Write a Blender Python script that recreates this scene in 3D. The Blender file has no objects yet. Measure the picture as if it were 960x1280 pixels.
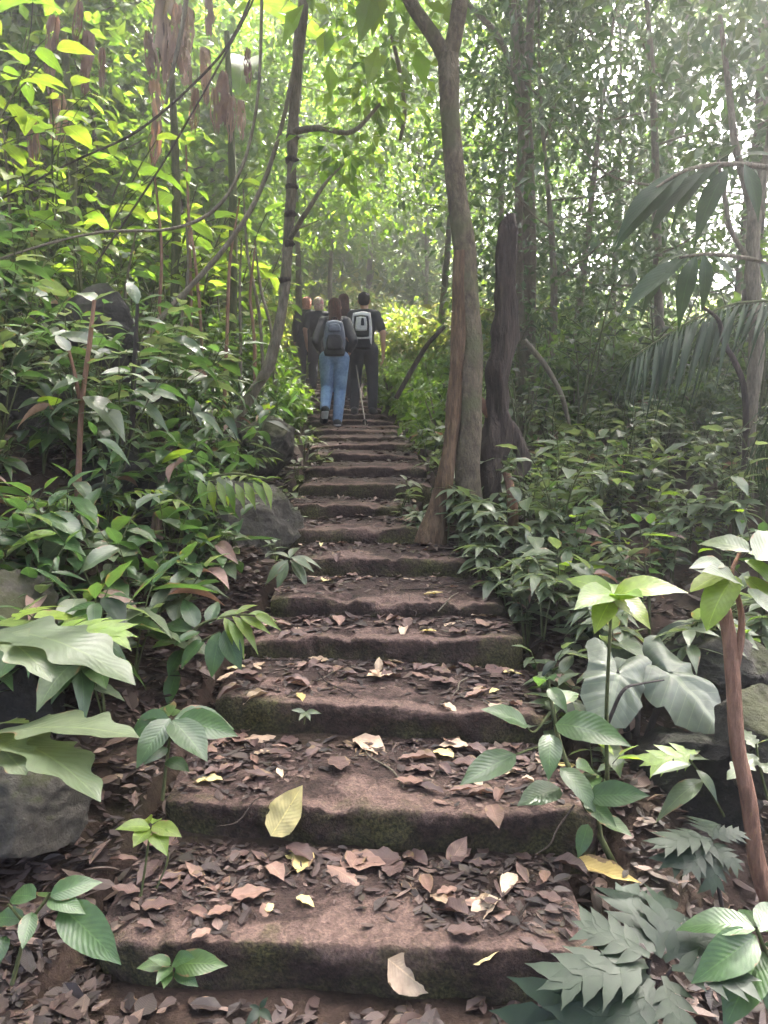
import bpy, bmesh, math, random
import numpy as np
from mathutils import Vector, Matrix, noise

rnd = random.Random(7)
rng = np.random.default_rng(7)
scene = bpy.context.scene
col = scene.collection
PI = math.pi

# ------------------------------------------------------------------ camera
F_PX, PITCH, CAM_Z = 961.0, math.atan(68 / 961), 1.42
cam_d = bpy.data.cameras.new("camera")
cam = bpy.data.objects.new("camera", cam_d)
col.objects.link(cam)
cam.location = (0, 0, CAM_Z)
cam.rotation_euler = (PI / 2 - PITCH, 0, 0)
cam_d.sensor_fit = 'VERTICAL'
cam_d.sensor_height = 32
cam_d.lens = 32 * F_PX / 1280
cam_d.clip_end = 500
cam_d.clip_start = 0.05
scene.camera = cam

# ------------------------------------------------------------------ sky, sun, exposure
SUN_EL, SUN_AZ = math.radians(56), math.radians(31)      # azimuth: to the right of straight ahead
world = bpy.data.worlds.new("World")
scene.world = world
world.use_nodes = True
wn = world.node_tree
sky = wn.nodes.new("ShaderNodeTexSky")
sky.sky_type = 'NISHITA'
sky.sun_disc = False
sky.sun_elevation = SUN_EL
sky.sun_rotation = SUN_AZ
sky.air_density = 0.7
sky.dust_density = 8.0
sky.ozone_density = 0.4
wn.links.new(sky.outputs[0], wn.nodes["Background"].inputs[0])
wn.nodes["Background"].inputs[1].default_value = 0.15

sun_d = bpy.data.lights.new("sun", 'SUN')
sun_d.energy = 5.0
sun_d.angle = math.radians(0.8)
sun_d.color = (1.0, 0.95, 0.86)
sun = bpy.data.objects.new("sun", sun_d)
col.objects.link(sun)
sdir = Vector((math.sin(SUN_AZ) * math.cos(SUN_EL), math.cos(SUN_AZ) * math.cos(SUN_EL), math.sin(SUN_EL)))
sun.rotation_euler = sdir.to_track_quat('Z', 'Y').to_euler()
sun.location = (10, 20, 30)

HAZE = 0.0125
vs = scene.view_settings
vs.view_transform = 'Standard'
vs.look = 'None'
vs.exposure = 4.15
vs.gamma = 1.0
cy = scene.cycles
cy.max_bounces = 6
cy.diffuse_bounces = 3
cy.glossy_bounces = 2
cy.transmission_bounces = 5
cy.transparent_max_bounces = 4
cy.volume_bounces = 0
cy.caustics_reflective = False
cy.caustics_refractive = False
cy.sample_clamp_indirect = 6.0
cy.use_denoising = True


# ------------------------------------------------------------------ helpers
def at(px, py, y):
    """world point at depth y that the photograph shows at pixel (px, py)"""
    u, v = (px - 480) / F_PX, (640 - py) / F_PX
    d = Vector((u, math.cos(PITCH) + v * math.sin(PITCH), -math.sin(PITCH) + v * math.cos(PITCH)))
    return Vector((0, 0, CAM_Z)) + d * (y / d.y)


def tag(o, label=None, cat=None, group=None, kind=None):
    if label: o["label"] = label
    if cat: o["category"] = cat
    if group: o["group"] = group
    if kind: o["kind"] = kind
    return o


def empty(name, loc=(0, 0, 0), rz=0.0, s=1.0):
    o = bpy.data.objects.new(name, None)
    o.empty_display_size = 0.1
    col.objects.link(o)
    o.location = loc
    o.rotation_euler = (0, 0, rz)
    o.scale = (s, s, s)
    return o


def obj(name, me, mat=None, parent=None, mw=None):
    o = bpy.data.objects.new(name, me)
    col.objects.link(o)
    if mat is not None and not me.materials:
        me.materials.append(mat)
    if parent is not None:
        o.parent = parent
    if mw is not None:
        o.matrix_local = mw
    return o


def copy_tree(o, parent=None):
    c = o.copy()
    col.objects.link(c)
    c.parent = parent
    for ch in KIDS.get(o.name, ()):
        copy_tree(ch, c)
    return c


KIDS = {}


def note_kids():
    KIDS.clear()
    for o in bpy.data.objects:
        if o.parent:
            KIDS.setdefault(o.parent.name, []).append(o)


def pymesh(name, V, Fc, smooth=True, uv=None):
    me = bpy.data.meshes.new(name)
    me.from_pydata([tuple(v) for v in V], [], Fc)
    if uv is not None:
        l = me.uv_layers.new(name="UVMap")
        idx = np.zeros(len(me.loops), dtype=np.int32)
        me.loops.foreach_get("vertex_index", idx)
        l.data.foreach_set("uv", np.asarray(uv, dtype=np.float32)[idx].ravel())
    if smooth:
        me.polygons.foreach_set("use_smooth", np.ones(len(me.polygons), dtype=bool))
    me.update()
    return me


def trimesh(name, V, T, uv=None, var=None, smooth=False):
    """fast mesh from numpy arrays: V (n,3), T (m,3), uv per vertex, var per face"""
    me = bpy.data.meshes.new(name)
    n, m = len(V), len(T)
    me.vertices.add(n)
    me.vertices.foreach_set("co", np.ascontiguousarray(V, dtype=np.float32).ravel())
    me.loops.add(3 * m)
    me.loops.foreach_set("vertex_index", np.ascontiguousarray(T, dtype=np.int32).ravel())
    me.polygons.add(m)
    me.polygons.foreach_set("loop_start", np.arange(0, 3 * m, 3, dtype=np.int32))
    me.polygons.foreach_set("use_smooth", np.full(m, smooth, dtype=bool))
    if uv is not None:
        l = me.uv_layers.new(name="UVMap")
        l.data.foreach_set("uv", np.asarray(uv, dtype=np.float32)[np.asarray(T).ravel()].ravel())
    if var is not None:
        a = me.attributes.new("var", 'FLOAT', 'FACE')
        a.data.foreach_set("value", np.asarray(var, dtype=np.float32))
    me.update(calc_edges=True)
    me.validate()
    return me


def spline(P, n=6):
    """Catmull-Rom through rows of P (x, y, z, r)"""
    P = [np.asarray(p, dtype=float) for p in P]
    Q = [2 * P[0] - P[1]] + P + [2 * P[-1] - P[-2]]
    out = []
    for i in range(1, len(Q) - 2):
        a, b, c, d = Q[i - 1], Q[i], Q[i + 1], Q[i + 2]
        for k in range(n):
            t = k / n
            out.append(0.5 * (2 * b + (c - a) * t + (2 * a - 5 * b + 4 * c - d) * t * t + (3 * b - a - 3 * c + d) * t ** 3))
    out.append(P[-1])
    return out


def tube(P, nseg=8, rough=0.0, freq=6.0, flute=0.0, seed=0.0, twist=0.0, V=None, Fc=None, flat_end=False):
    """ring tube through rows (x,y,z,r) appended to V/Fc"""
    V = [] if V is None else V
    Fc = [] if Fc is None else Fc
    b0 = len(V)
    pts = [Vector(p[:3]) for p in P]
    ref = Vector((1, 0, 0))
    for i, p in enumerate(pts):
        t = (pts[min(i + 1, len(pts) - 1)] - pts[max(i - 1, 0)]).normalized()
        if abs(t.dot(ref)) > 0.95:
            ref = Vector((0, 1, 0))
        a = (ref - t * ref.dot(t)).normalized()
        b = t.cross(a)
        for k in range(nseg):
            th = 2 * PI * k / nseg
            r = P[i][3]
            if rough:
                q = p + (a * math.cos(th) + b * math.sin(th)) * r
                r *= 1 + rough * noise.noise(Vector((q.x * freq + seed, q.y * freq, q.z * freq * 0.35)))
                if flute:
                    r *= 1 + flute * math.sin(th * 4 + twist * i + seed)
            V.append(p + (a * math.cos(th) + b * math.sin(th)) * r)
    n = len(P)
    for i in range(n - 1):
        for k in range(nseg):
            k2 = (k + 1) % nseg
            Fc.append((b0 + i * nseg + k, b0 + i * nseg + k2, b0 + (i + 1) * nseg + k2, b0 + (i + 1) * nseg + k))
    if P[-1][3] > 0.012 or flat_end:
        c = len(V)
        V.append(pts[-1])
        for k in range(nseg):
            Fc.append((b0 + (n - 1) * nseg + k, b0 + (n - 1) * nseg + (k + 1) % nseg, c))
    return V, Fc


# ------------------------------------------------------------------ materials
def nt(name):
    m = bpy.data.materials.new(name)
    m.use_nodes = True
    t = m.node_tree
    return m, t, t.nodes["Principled BSDF"], t.nodes["Material Output"]


def N(t, typ, **kw):
    n = t.nodes.new(typ)
    for k, v in kw.items():
        if k in n.inputs.keys():
            n.inputs[k].default_value = v
        else:
            setattr(n, k, v)
    return n


def ramp(t, fac, stops):
    r = t.nodes.new("ShaderNodeValToRGB")
    e = r.color_ramp.elements
    while len(e) < len(stops):
        e.new(0.5)
    for i, (p, c) in enumerate(stops):
        e[i].position = p
        e[i].color = (*c, 1)
    t.links.new(fac, r.inputs[0])
    return r.outputs[0]


def mixc(t, fac, a, b, mode='MIX'):
    m = t.nodes.new("ShaderNodeMix")
    m.data_type = 'RGBA'
    m.blend_type = mode
    for s, v in ((m.inputs[0], fac), (m.inputs[6], a), (m.inputs[7], b)):
        if hasattr(v, "is_linked"):
            t.links.new(v, s)
        elif isinstance(v, (int, float)):
            s.default_value = v
        else:
            s.default_value = (*v, 1)
    return m.outputs[2]


def math_n(t, op, a, b=0.0, c=0.0):
    m = t.nodes.new("ShaderNodeMath")
    m.operation = op
    for i, v in enumerate((a, b, c)):
        if hasattr(v, "is_linked"):
            t.links.new(v, m.inputs[i])
        else:
            m.inputs[i].default_value = v
    return m.outputs[0]


def leaf_mat(name, cols, rough=0.38, trans=0.38, tcol=None, cloud=False, veins=True, spec=0.5, wear=0.25, vein=0.15, spot=True):
    m, t, bs, out = nt(name)
    if cloud:
        a = N(t, "ShaderNodeAttribute", attribute_name="var")
        var = a.outputs["Fac"]
    else:
        var = N(t, "ShaderNodeObjectInfo").outputs["Random"]
    k = len(cols)
    c = ramp(t, var, [(i / max(1, k - 1), x) for i, x in enumerate(cols)])
    uvn = N(t, "ShaderNodeUVMap", uv_map="UVMap")
    if veins:
        sp = N(t, "ShaderNodeSeparateXYZ")
        t.links.new(uvn.outputs[0], sp.inputs[0])
        u = math_n(t, 'ABSOLUTE', math_n(t, 'SUBTRACT', sp.outputs[0], 0.5))
        mid = math_n(t, 'LESS_THAN', u, 0.022)
        ph = math_n(t, 'SUBTRACT', math_n(t, 'MULTIPLY', sp.outputs[1], 13.0), math_n(t, 'MULTIPLY', u, 6.5))
        s = math_n(t, 'ABSOLUTE', math_n(t, 'SUBTRACT', math_n(t, 'FRACT', ph), 0.5))
        lat = math_n(t, 'GREATER_THAN', s, 0.455)
        vein = math_n(t, 'MAXIMUM', mid, math_n(t, 'MULTIPLY', lat, vein))
        lite = mixc(t, 1.0, c, (1.5, 1.5, 1.35), 'MULTIPLY')
        c = mixc(t, math_n(t, 'MULTIPLY', vein, 0.75), c, lite)
        bmp = N(t, "ShaderNodeBump", Strength=0.16, Distance=0.004)
        h = math_n(t, 'SUBTRACT', 1.0, math_n(t, 'MULTIPLY', s, 2.0))
        t.links.new(math_n(t, 'ADD', h, math_n(t, 'MULTIPLY', mid, -0.6)), bmp.inputs["Height"])
        t.links.new(bmp.outputs[0], bs.inputs["Normal"])
    tc = N(t, "ShaderNodeTexCoord")
    nz = N(t, "ShaderNodeTexNoise", Scale=9.0, Detail=4.0)
    t.links.new(tc.outputs["Object"], nz.inputs["Vector"])
    dirt = ramp(t, nz.outputs[0], [(0.35, (1, 1, 1)), (0.75, (1 - wear, 1 - wear * 1.1, 1 - wear))])
    c = mixc(t, 1.0, c, dirt, 'MULTIPLY')
    if veins and spot:
        ns = N(t, "ShaderNodeTexNoise", Scale=3.2, Detail=5.0)
        t.links.new(tc.outputs["Object"], ns.inputs["Vector"])
        oi = N(t, "ShaderNodeObjectInfo").outputs["Random"]
        edge = math_n(t, 'MULTIPLY', math_n(t, 'POWER', math_n(t, 'MULTIPLY', u, 2.0), 3.0), .22)
        kk = math_n(t, 'ADD', math_n(t, 'ADD', ns.outputs[0], edge), math_n(t, 'MULTIPLY', oi, .14))
        fb = ramp(t, kk, [(0.79, (0, 0, 0)), (0.83, (1, 1, 1))])
        c = mixc(t, fb, c, (0.13, 0.085, 0.045))
    t.links.new(c, bs.inputs["Base Color"])
    bs.inputs["Roughness"].default_value = rough
    bs.inputs["Specular IOR Level"].default_value = spec
    tr = N(t, "ShaderNodeBsdfTranslucent")
    tint = mixc(t, 1.0, c, tcol or (2.2, 2.3, 1.1), 'MULTIPLY')
    t.links.new(tint, tr.inputs[0])
    mx = N(t, "ShaderNodeMixShader", Fac=trans)
    mx.inputs[0].default_value = trans
    t.links.new(bs.outputs[0], mx.inputs[1])
    t.links.new(tr.outputs[0], mx.inputs[2])
    t.links.new(mx.outputs[0], out.inputs[0])
    return m


def bark_mat(name, c1, c2, c3, scale=9.0, stretch=0.25, bump=0.6, spots=None):
    m, t, bs, out = nt(name)
    tc = N(t, "ShaderNodeTexCoord")
    mp = N(t, "ShaderNodeMapping")
    mp.inputs["Scale"].default_value = (1, 1, stretch)
    t.links.new(tc.outputs["Object"], mp.inputs[0])
    n1 = N(t, "ShaderNodeTexNoise", Scale=scale, Detail=8.0, Roughness=0.7)
    t.links.new(mp.outputs[0], n1.inputs["Vector"])
    n2 = N(t, "ShaderNodeTexNoise", Scale=scale * 4, Detail=6.0, Roughness=0.7)
    t.links.new(mp.outputs[0], n2.inputs["Vector"])
    c = ramp(t, n1.outputs[0], [(0.3, c1), (0.52, c2), (0.72, c3)])
    g = ramp(t, n2.outputs[0], [(0.3, (0.55, 0.55, 0.55)), (0.6, (1.1, 1.1, 1.1))])
    c = mixc(t, 1.0, c, g, 'MULTIPLY')
    if spots:
        n3 = N(t, "ShaderNodeTexNoise", Scale=3.0, Detail=5.0)
        t.links.new(tc.outputs["Object"], n3.inputs["Vector"])
        f = ramp(t, n3.outputs[0], [(0.52, (0, 0, 0)), (0.6, (1, 1, 1))])
        c = mixc(t, f, c, spots)
    t.links.new(c, bs.inputs["Base Color"])
    bs.inputs["Roughness"].default_value = 0.9
    bs.inputs["Specular IOR Level"].default_value = 0.2
    b = N(t, "ShaderNodeBump", Strength=bump, Distance=0.045)
    t.links.new(math_n(t, 'ADD', n1.outputs[0], math_n(t, 'MULTIPLY', n2.outputs[0], 0.5)), b.inputs["Height"])
    t.links.new(b.outputs[0], bs.inputs["Normal"])
    return m


def fabric(name, c, c2=None, rough=0.85, scale=40):
    m, t, bs, out = nt(name)
    tc = N(t, "ShaderNodeTexCoord")
    nz = N(t, "ShaderNodeTexNoise", Scale=scale, Detail=4.0)
    t.links.new(tc.outputs["Object"], nz.inputs["Vector"])
    nl = N(t, "ShaderNodeTexNoise", Scale=9.0, Detail=3.0)
    t.links.new(tc.outputs["Object"], nl.inputs["Vector"])
    c2 = c2 or tuple(x * 0.65 for x in c)
    t.links.new(ramp(t, math_n(t, 'MULTIPLY', math_n(t, 'ADD', nz.outputs[0], nl.outputs[0]), 0.5), [(0.35, c2), (0.62, c)]), bs.inputs["Base Color"])
    b = N(t, "ShaderNodeBump", Strength=0.5, Distance=0.03)
    t.links.new(nl.outputs[0], b.inputs["Height"])
    t.links.new(b.outputs[0], bs.inputs["Normal"])
    bs.inputs["Roughness"].default_value = rough
    return m


def ground_mat():
    m, t, bs, out = nt("forest_soil")
    tc = N(t, "ShaderNodeTexCoord")
    n1 = N(t, "ShaderNodeTexNoise", Scale=2.2, Detail=8.0, Roughness=0.65)
    n2 = N(t, "ShaderNodeTexNoise", Scale=22.0, Detail=8.0, Roughness=0.7)
    vo = N(t, "ShaderNodeTexVoronoi", Scale=16.0)
    for n in (n1, n2, vo):
        t.links.new(tc.outputs["Object"], n.inputs["Vector"])
    c = ramp(t, n1.outputs[0], [(0.3, (0.018, 0.013, 0.011)), (0.5, (0.042, 0.028, 0.022)), (0.7, (0.03, 0.026, 0.014))])
    c2 = ramp(t, n2.outputs[0], [(0.3, (0.5, 0.5, 0.5)), (0.65, (1.25, 1.2, 1.15))])
    t.links.new(mixc(t, 1.0, c, c2, 'MULTIPLY'), bs.inputs["Base Color"])
    bs.inputs["Roughness"].default_value = 0.95
    bs.inputs["Specular IOR Level"].default_value = 0.15
    b = N(t, "ShaderNodeBump", Strength=0.9, Distance=0.03)
    t.links.new(math_n(t, 'ADD', n2.outputs[0], math_n(t, 'MULTIPLY', vo.outputs[0], 0.4)), b.inputs["Height"])
    t.links.new(b.outputs[0], bs.inputs["Normal"])
    return m


def step_mat():
    """worn reddish cement: bare pinkish patches, soil crust, moss stains"""
    m, t, bs, out = nt("worn_cement")
    tc = N(t, "ShaderNodeTexCoord")
    n1 = N(t, "ShaderNodeTexNoise", Scale=2.6, Detail=9.0, Roughness=0.62, Distortion=0.4)
    n2 = N(t, "ShaderNodeTexNoise", Scale=30.0, Detail=8.0, Roughness=0.75)
    n3 = N(t, "ShaderNodeTexNoise", Scale=4.5, Detail=8.0, Roughness=0.65)
    n4 = N(t, "ShaderNodeTexNoise", Scale=90.0, Detail=4.0)
    for n in (n1, n2, n3, n4):
        t.links.new(tc.outputs["Object"], n.inputs["Vector"])
    at_ = N(t, "ShaderNodeAttribute", attribute_name="soil")     # trodden soil lies on the treads, bare cement on nosings
    soil = ramp(t, n2.outputs[0], [(0.32, (0.015, 0.0095, 0.008)), (0.5, (0.044, 0.0265, 0.0215)), (0.68, (0.085, 0.054, 0.045))])
    bare = ramp(t, n2.outputs[0], [(0.3, (0.07, 0.045, 0.036)), (0.52, (0.145, 0.093, 0.076)), (0.72, (0.24, 0.16, 0.132))])
    k = math_n(t, 'ADD', math_n(t, 'MULTIPLY', n1.outputs[0], 1.5), math_n(t, 'MULTIPLY', at_.outputs["Fac"], 0.55))
    f = ramp(t, k, [(0.60, (0, 0, 0)), (0.74, (1, 1, 1))])
    c = mixc(t, f, bare, soil)
    moss = ramp(t, n4.outputs[0], [(0.35, (0.036, 0.033, 0.015)), (0.65, (0.10, 0.092, 0.034))])
    am = N(t, "ShaderNodeAttribute", attribute_name="moss")
    km = math_n(t, 'ADD', n3.outputs[0], math_n(t, 'MULTIPLY', am.outputs["Fac"], 0.32))
    fm = ramp(t, km, [(0.64, (0, 0, 0)), (0.80, (0.85, 0.85, 0.85))])
    c = mixc(t, fm, c, moss)
    c = mixc(t, 1.0, c, ramp(t, n4.outputs[0], [(0.32, (.7, .7, .7)), (0.62, (1.12, 1.12, 1.12))]), 'MULTIPLY')
    t.links.new(c, bs.inputs["Base Color"])
    bs.inputs["Roughness"].default_value = 0.9
    bs.inputs["Specular IOR Level"].default_value = 0.25
    b = N(t, "ShaderNodeBump", Strength=1.0, Distance=0.03)
    t.links.new(math_n(t, 'ADD', n2.outputs[0], math_n(t, 'MULTIPLY', n4.outputs[0], 0.35)), b.inputs["Height"])
    t.links.new(b.outputs[0], bs.inputs["Normal"])
    return m


def rock_mat(name, c1, c2, moss_c, moss_amt):
    m, t, bs, out = nt(name)
    tc = N(t, "ShaderNodeTexCoord")
    n1 = N(t, "ShaderNodeTexNoise", Scale=13.0, Detail=12.0, Roughness=0.75)
    n2 = N(t, "ShaderNodeTexNoise", Scale=4.4, Detail=9.0, Roughness=0.75)
    n3 = N(t, "ShaderNodeTexVoronoi", Scale=22.0)
    for n in (n1, n2, n3):
        t.links.new(tc.outputs["Object"], n.inputs["Vector"])
    c = ramp(t, n1.outputs[0], [(0.32, c1), (0.6, c2), (0.8, tuple(min(1, x * 1.7) for x in c2))])
    g = N(t, "ShaderNodeNewGeometry")
    sp = N(t, "ShaderNodeSeparateXYZ")
    t.links.new(g.outputs["Normal"], sp.inputs[0])
    k = math_n(t, 'ADD', n2.outputs[0], math_n(t, 'MULTIPLY', sp.outputs[2], 0.22))
    f = ramp(t, k, [(0.72 - moss_amt, (0, 0, 0)), (0.82 - moss_amt, (1, 1, 1))])
    c = mixc(t, f, c, moss_c)
    t.links.new(c, bs.inputs["Base Color"])
    bs.inputs["Roughness"].default_value = 0.85
    bs.inputs["Specular IOR Level"].default_value = 0.3
    b = N(t, "ShaderNodeBump", Strength=1.0, Distance=0.07)
    t.links.new(math_n(t, 'ADD', n1.outputs[0], math_n(t, 'MULTIPLY', n3.outputs[0], 0.25)), b.inputs["Height"])
    t.links.new(b.outputs[0], bs.inputs["Normal"])
    return m


M = {}
M['soil'] = ground_mat()
M['step'] = step_mat()
M['rock'] = rock_mat("dark_limestone", (0.010, 0.009, 0.008), (0.036, 0.032, 0.027), (0.018, 0.021, 0.009), 0.08)
M['rock_moss'] = rock_mat("mossy_limestone", (0.03, 0.026, 0.021), (0.095, 0.083, 0.066), (0.045, 0.047, 0.018), 0.12)
# understorey, near: veined, glossy
M['shade'] = leaf_mat("leaf_shade", [(0.030, 0.062, 0.024), (0.048, 0.092, 0.034), (0.040, 0.080, 0.030), (0.066, 0.115, 0.036)], rough=0.36)
M['grey'] = leaf_mat("leaf_grey_green", [(0.072, 0.098, 0.058), (0.11, 0.135, 0.082), (0.082, 0.115, 0.058)], rough=0.36, spec=0.5)
M['bright'] = leaf_mat("leaf_bright", [(0.075, 0.135, 0.020), (0.105, 0.170, 0.026), (0.14, 0.185, 0.026), (0.085, 0.14, 0.022)], rough=0.42, trans=0.52)
M['dark'] = leaf_mat("leaf_dark", [(0.011, 0.023, 0.014), (0.019, 0.034, 0.018)], rough=0.5, spec=.3, spot=False, veins=False)
M['palm'] = leaf_mat("palm_leaf", [(0.016, 0.034, 0.015), (0.028, 0.052, 0.022)], rough=.55, spec=.3, trans=.3, spot=False)
M['lime'] = leaf_mat("leaf_lime", [(0.12, 0.20, 0.025), (0.16, 0.23, 0.03)], rough=0.42, trans=0.5)
M['cl_bright'] = leaf_mat("crown_bright", [(0.060, 0.115, 0.018), (0.085, 0.150, 0.024), (0.115, 0.165, 0.026), (0.065, 0.12, 0.022)], trans=0.5, cloud=True, veins=False)
M['cl_dark'] = leaf_mat("crown_dark", [(0.028, 0.058, 0.020), (0.042, 0.082, 0.026), (0.036, 0.070, 0.026), (0.065, 0.10, 0.028)], trans=0.36, cloud=True, veins=False)
M['cl_mid'] = leaf_mat("crown_mid", [(0.042, 0.085, 0.022), (0.06, 0.11, 0.026), (0.09, 0.135, 0.03), (0.05, 0.09, 0.024)], trans=0.44, cloud=True, veins=False)
M['far'] = leaf_mat("far_leaves", [(0.075, 0.125, 0.022), (0.11, 0.16, 0.03), (0.15, 0.175, 0.04), (0.17, 0.15, 0.07)], trans=0.5, cloud=True, veins=False)
M['dead'] = leaf_mat("dead_leaf", [(0.16, 0.105, 0.085), (0.24, 0.165, 0.135), (0.33, 0.24, 0.20)], rough=0.75, trans=0.25, tcol=(1.6, 1.2, 0.8), spec=0.2)
M['lit_cloud'] = leaf_mat("litter", [(0.014, 0.010, 0.009), (0.028, 0.018, 0.016), (0.05, 0.031, 0.026), (0.022, 0.015, 0.013), (0.036, 0.024, 0.02), (0.016, 0.011, 0.010), (0.075, 0.046, 0.038), (0.03, 0.022, 0.015), (0.15, 0.10, 0.08), (0.02, 0.014, 0.012)], rough=0.6, trans=0.08, tcol=(1.5, 1.2, 0.9), cloud=True, veins=True, spec=0.35)
M['fall_brown'] = leaf_mat("fallen_brown", [(0.055, 0.033, 0.029), (0.11, 0.068, 0.058), (0.075, 0.044, 0.038)], rough=0.6, trans=0.08, tcol=(1.5, 1.2, 0.9), spec=0.35)
M['fall_pink'] = leaf_mat("fallen_pinkish", [(0.14, 0.082, 0.062), (0.22, 0.14, 0.108), (0.11, 0.062, 0.048)], rough=0.6, trans=0.1, tcol=(1.5, 1.2, 0.9), spec=0.3)
M['fall_tan'] = leaf_mat("fallen_tan", [(0.34, 0.24, 0.17), (0.46, 0.35, 0.25), (0.25, 0.18, 0.12)], rough=0.6, trans=0.1, tcol=(1.5, 1.3, 0.9), spec=0.3)
M['fall_yellow'] = leaf_mat("fallen_yellow", [(0.48, 0.40, 0.17), (0.56, 0.48, 0.25), (0.40, 0.30, 0.11)], rough=0.55, trans=0.15, tcol=(1.4, 1.3, 0.6), spec=0.3)
M['bark_pale'] = bark_mat("pale_bark", (0.055, 0.042, 0.030), (0.11, 0.087, 0.060), (0.17, 0.145, 0.105), 8, 0.5, 0.9, spots=(0.085, 0.082, 0.045))
M['bark_brown'] = bark_mat("brown_bark", (0.06, 0.036, 0.022), (0.12, 0.075, 0.046), (0.19, 0.13, 0.085), 14, 0.16, 1.0)
M['bark_dark'] = bark_mat("dark_bark", (0.02, 0.015, 0.013), (0.05, 0.037, 0.031), (0.10, 0.075, 0.06), 12, 0.13, 1.0)
M['bark_red'] = bark_mat("reddish_bark", (0.12, 0.065, 0.045), (0.21, 0.115, 0.08), (0.28, 0.17, 0.12), 10, 0.2, 0.6)
M['bark_twig'] = bark_mat("twig_bark", (0.075, 0.062, 0.044), (0.13, 0.11, 0.08), (0.20, 0.172, 0.13), 14, 0.25, 0.5)
M['stem'] = bark_mat("green_stem", (0.045, 0.052, 0.022), (0.075, 0.085, 0.034), (0.10, 0.09, 0.05), 14, 0.25, 0.3)
M['stem_dark'] = bark_mat("dark_stem", (0.015, 0.012, 0.012), (0.035, 0.028, 0.026), (0.05, 0.045, 0.035), 14, 0.25, 0.3)

# ------------------------------------------------------------------ stairs and terrain
# nosing pixel row, depth, left and right end pixel, turn of the nosing
STEP_T = [(1182, 2.15, 100, 745, .09), (1007, 2.65, 195, 745, .11), (882, 3.20, 262, 690, .07), (797, 3.75, 298, 655, .05),
          (750, 4.10, 335, 632, .04), (698, 4.65, 362, 590, .02), (660, 5.15, 350, 532, .0), (632, 5.6, 355, 525, .0),
          (605, 6.1, 372, 540, .03), (583, 6.6, 380, 534, .03), (567, 7.15, 386, 524, .02), (555, 7.7, 385, 518, .0),
          (546, 8.3, 388, 511, .0), (538, 8.95, 390, 504, .0), (533, 9.6, 390, 500, .0)]
STEPS = []
for (py, d, xl, xr, tn) in STEP_T:
    STEPS.append((d, at(480, py, d).z, at(xl, py, d).x, at(xr, py, d).x, tn))
for k in range(12):
    d, z, l, r, tn = STEPS[-1]
    STEPS.append((d + .48, z + .098, l - .085, r - .075, 0.0))
SD = np.array([s[0] for s in STEPS]); SZ = np.array([s[1] for s in STEPS])
SL = np.array([s[2] for s in STEPS]); SR = np.array([s[3] for s in STEPS])


def stair_z(y):
    """smooth slope under the stairs"""
    if y < SD[0]:
        return max(-0.16, SZ[0] - (SD[0] - y) * 0.3)
    if y > SD[-1]:
        return SZ[-1] + (y - SD[-1]) * 0.20
    return float(np.interp(y, SD, SZ))


def sm(a, b, x):
    t = min(1.0, max(0.0, (x - a) / (b - a)))
    return t * t * (3 - 2 * t)


def ground_z(x, y, fine=True):
    z = stair_z(y)
    yl = min(max(y, SD[0]), SD[-1])
    l, r = float(np.interp(yl, SD, SL)), float(np.interp(yl, SD, SR))
    z -= 0.10
    if x < l:                                   # bank on the left climbs
        e = l - x
        up = 0.10 * sm(0, .5, e) + 0.42 * max(0, e - .35) * sm(2.0, 5.0, y) + 0.10 * e * e * sm(3, 6, y) * (1 if e < 4 else 0)
        if e >= 4: up += (1.6 + .8 * (e - 4)) * sm(3, 6, y)
        z += min(up, 9 + e * .1)
    elif x > r:                                 # right side: gently lower, then level forest floor
        e = x - r
        drop = 0.12 * sm(0, .6, e) - .06 * e * sm(5, 9, y)
        z -= drop
        if y > 10: z -= (y - 10) * 0.10 * sm(0.3, 4, e)
    if y > 17:                                  # hill behind
        z += 0.012 * (y - 17) ** 2 * (1.0 - .75 * sm(1, 7, x)) if y < 42 else 7.5 * (1.0 - .75 * sm(1, 7, x))
    if y < -4:
        z -= 0.02 * min(30, -4 - y)
    if l - .1 < x < r + .1 and y > SD[0] - .3:
        return max(z - 0.12, -0.165 + .02 * noise.noise(Vector((x * 5, y * 5, 2))))
    w = sm(0, .35, max(l - x, x - r))
    z += w * (0.16 * noise.noise(Vector((x * .55, y * .55, 3))) + 0.09 * noise.noise(Vector((x * 1.7, y * 1.7, 9))))
    if fine:
        z += w * 0.035 * noise.noise(Vector((x * 6, y * 6, 5)))
    return z


def axis(lo, hi, fine_lo, fine_hi, st, far):
    a = list(np.arange(fine_lo, fine_hi, st))
    x, s = fine_hi, st
    while x < hi:
        a.append(x); s = min(s * 1.18, far); x += s
    a.append(hi)
    x, s = fine_lo, st
    while x > lo:
        s = min(s * 1.18, far); x -= s; a.insert(0, max(x, lo))
    return a


gx, gy = axis(-70, 70, -3.2, 3.2, .06, 3.0), axis(-45, 120, 1.2, 10, .06, 3.0)
GV = [(x, y, ground_z(x, y)) for y in gy for x in gx]
nx = len(gx)
GF = [(j * nx + i, j * nx + i + 1, (j + 1) * nx + i + 1, (j + 1) * nx + i) for j in range(len(gy) - 1) for i in range(nx - 1)]
ground = obj("ground", pymesh("ground", GV, GF), M['soil'])
tag(ground, "dark forest soil sloping up either side of the stairs", "ground", kind="structure")

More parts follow.
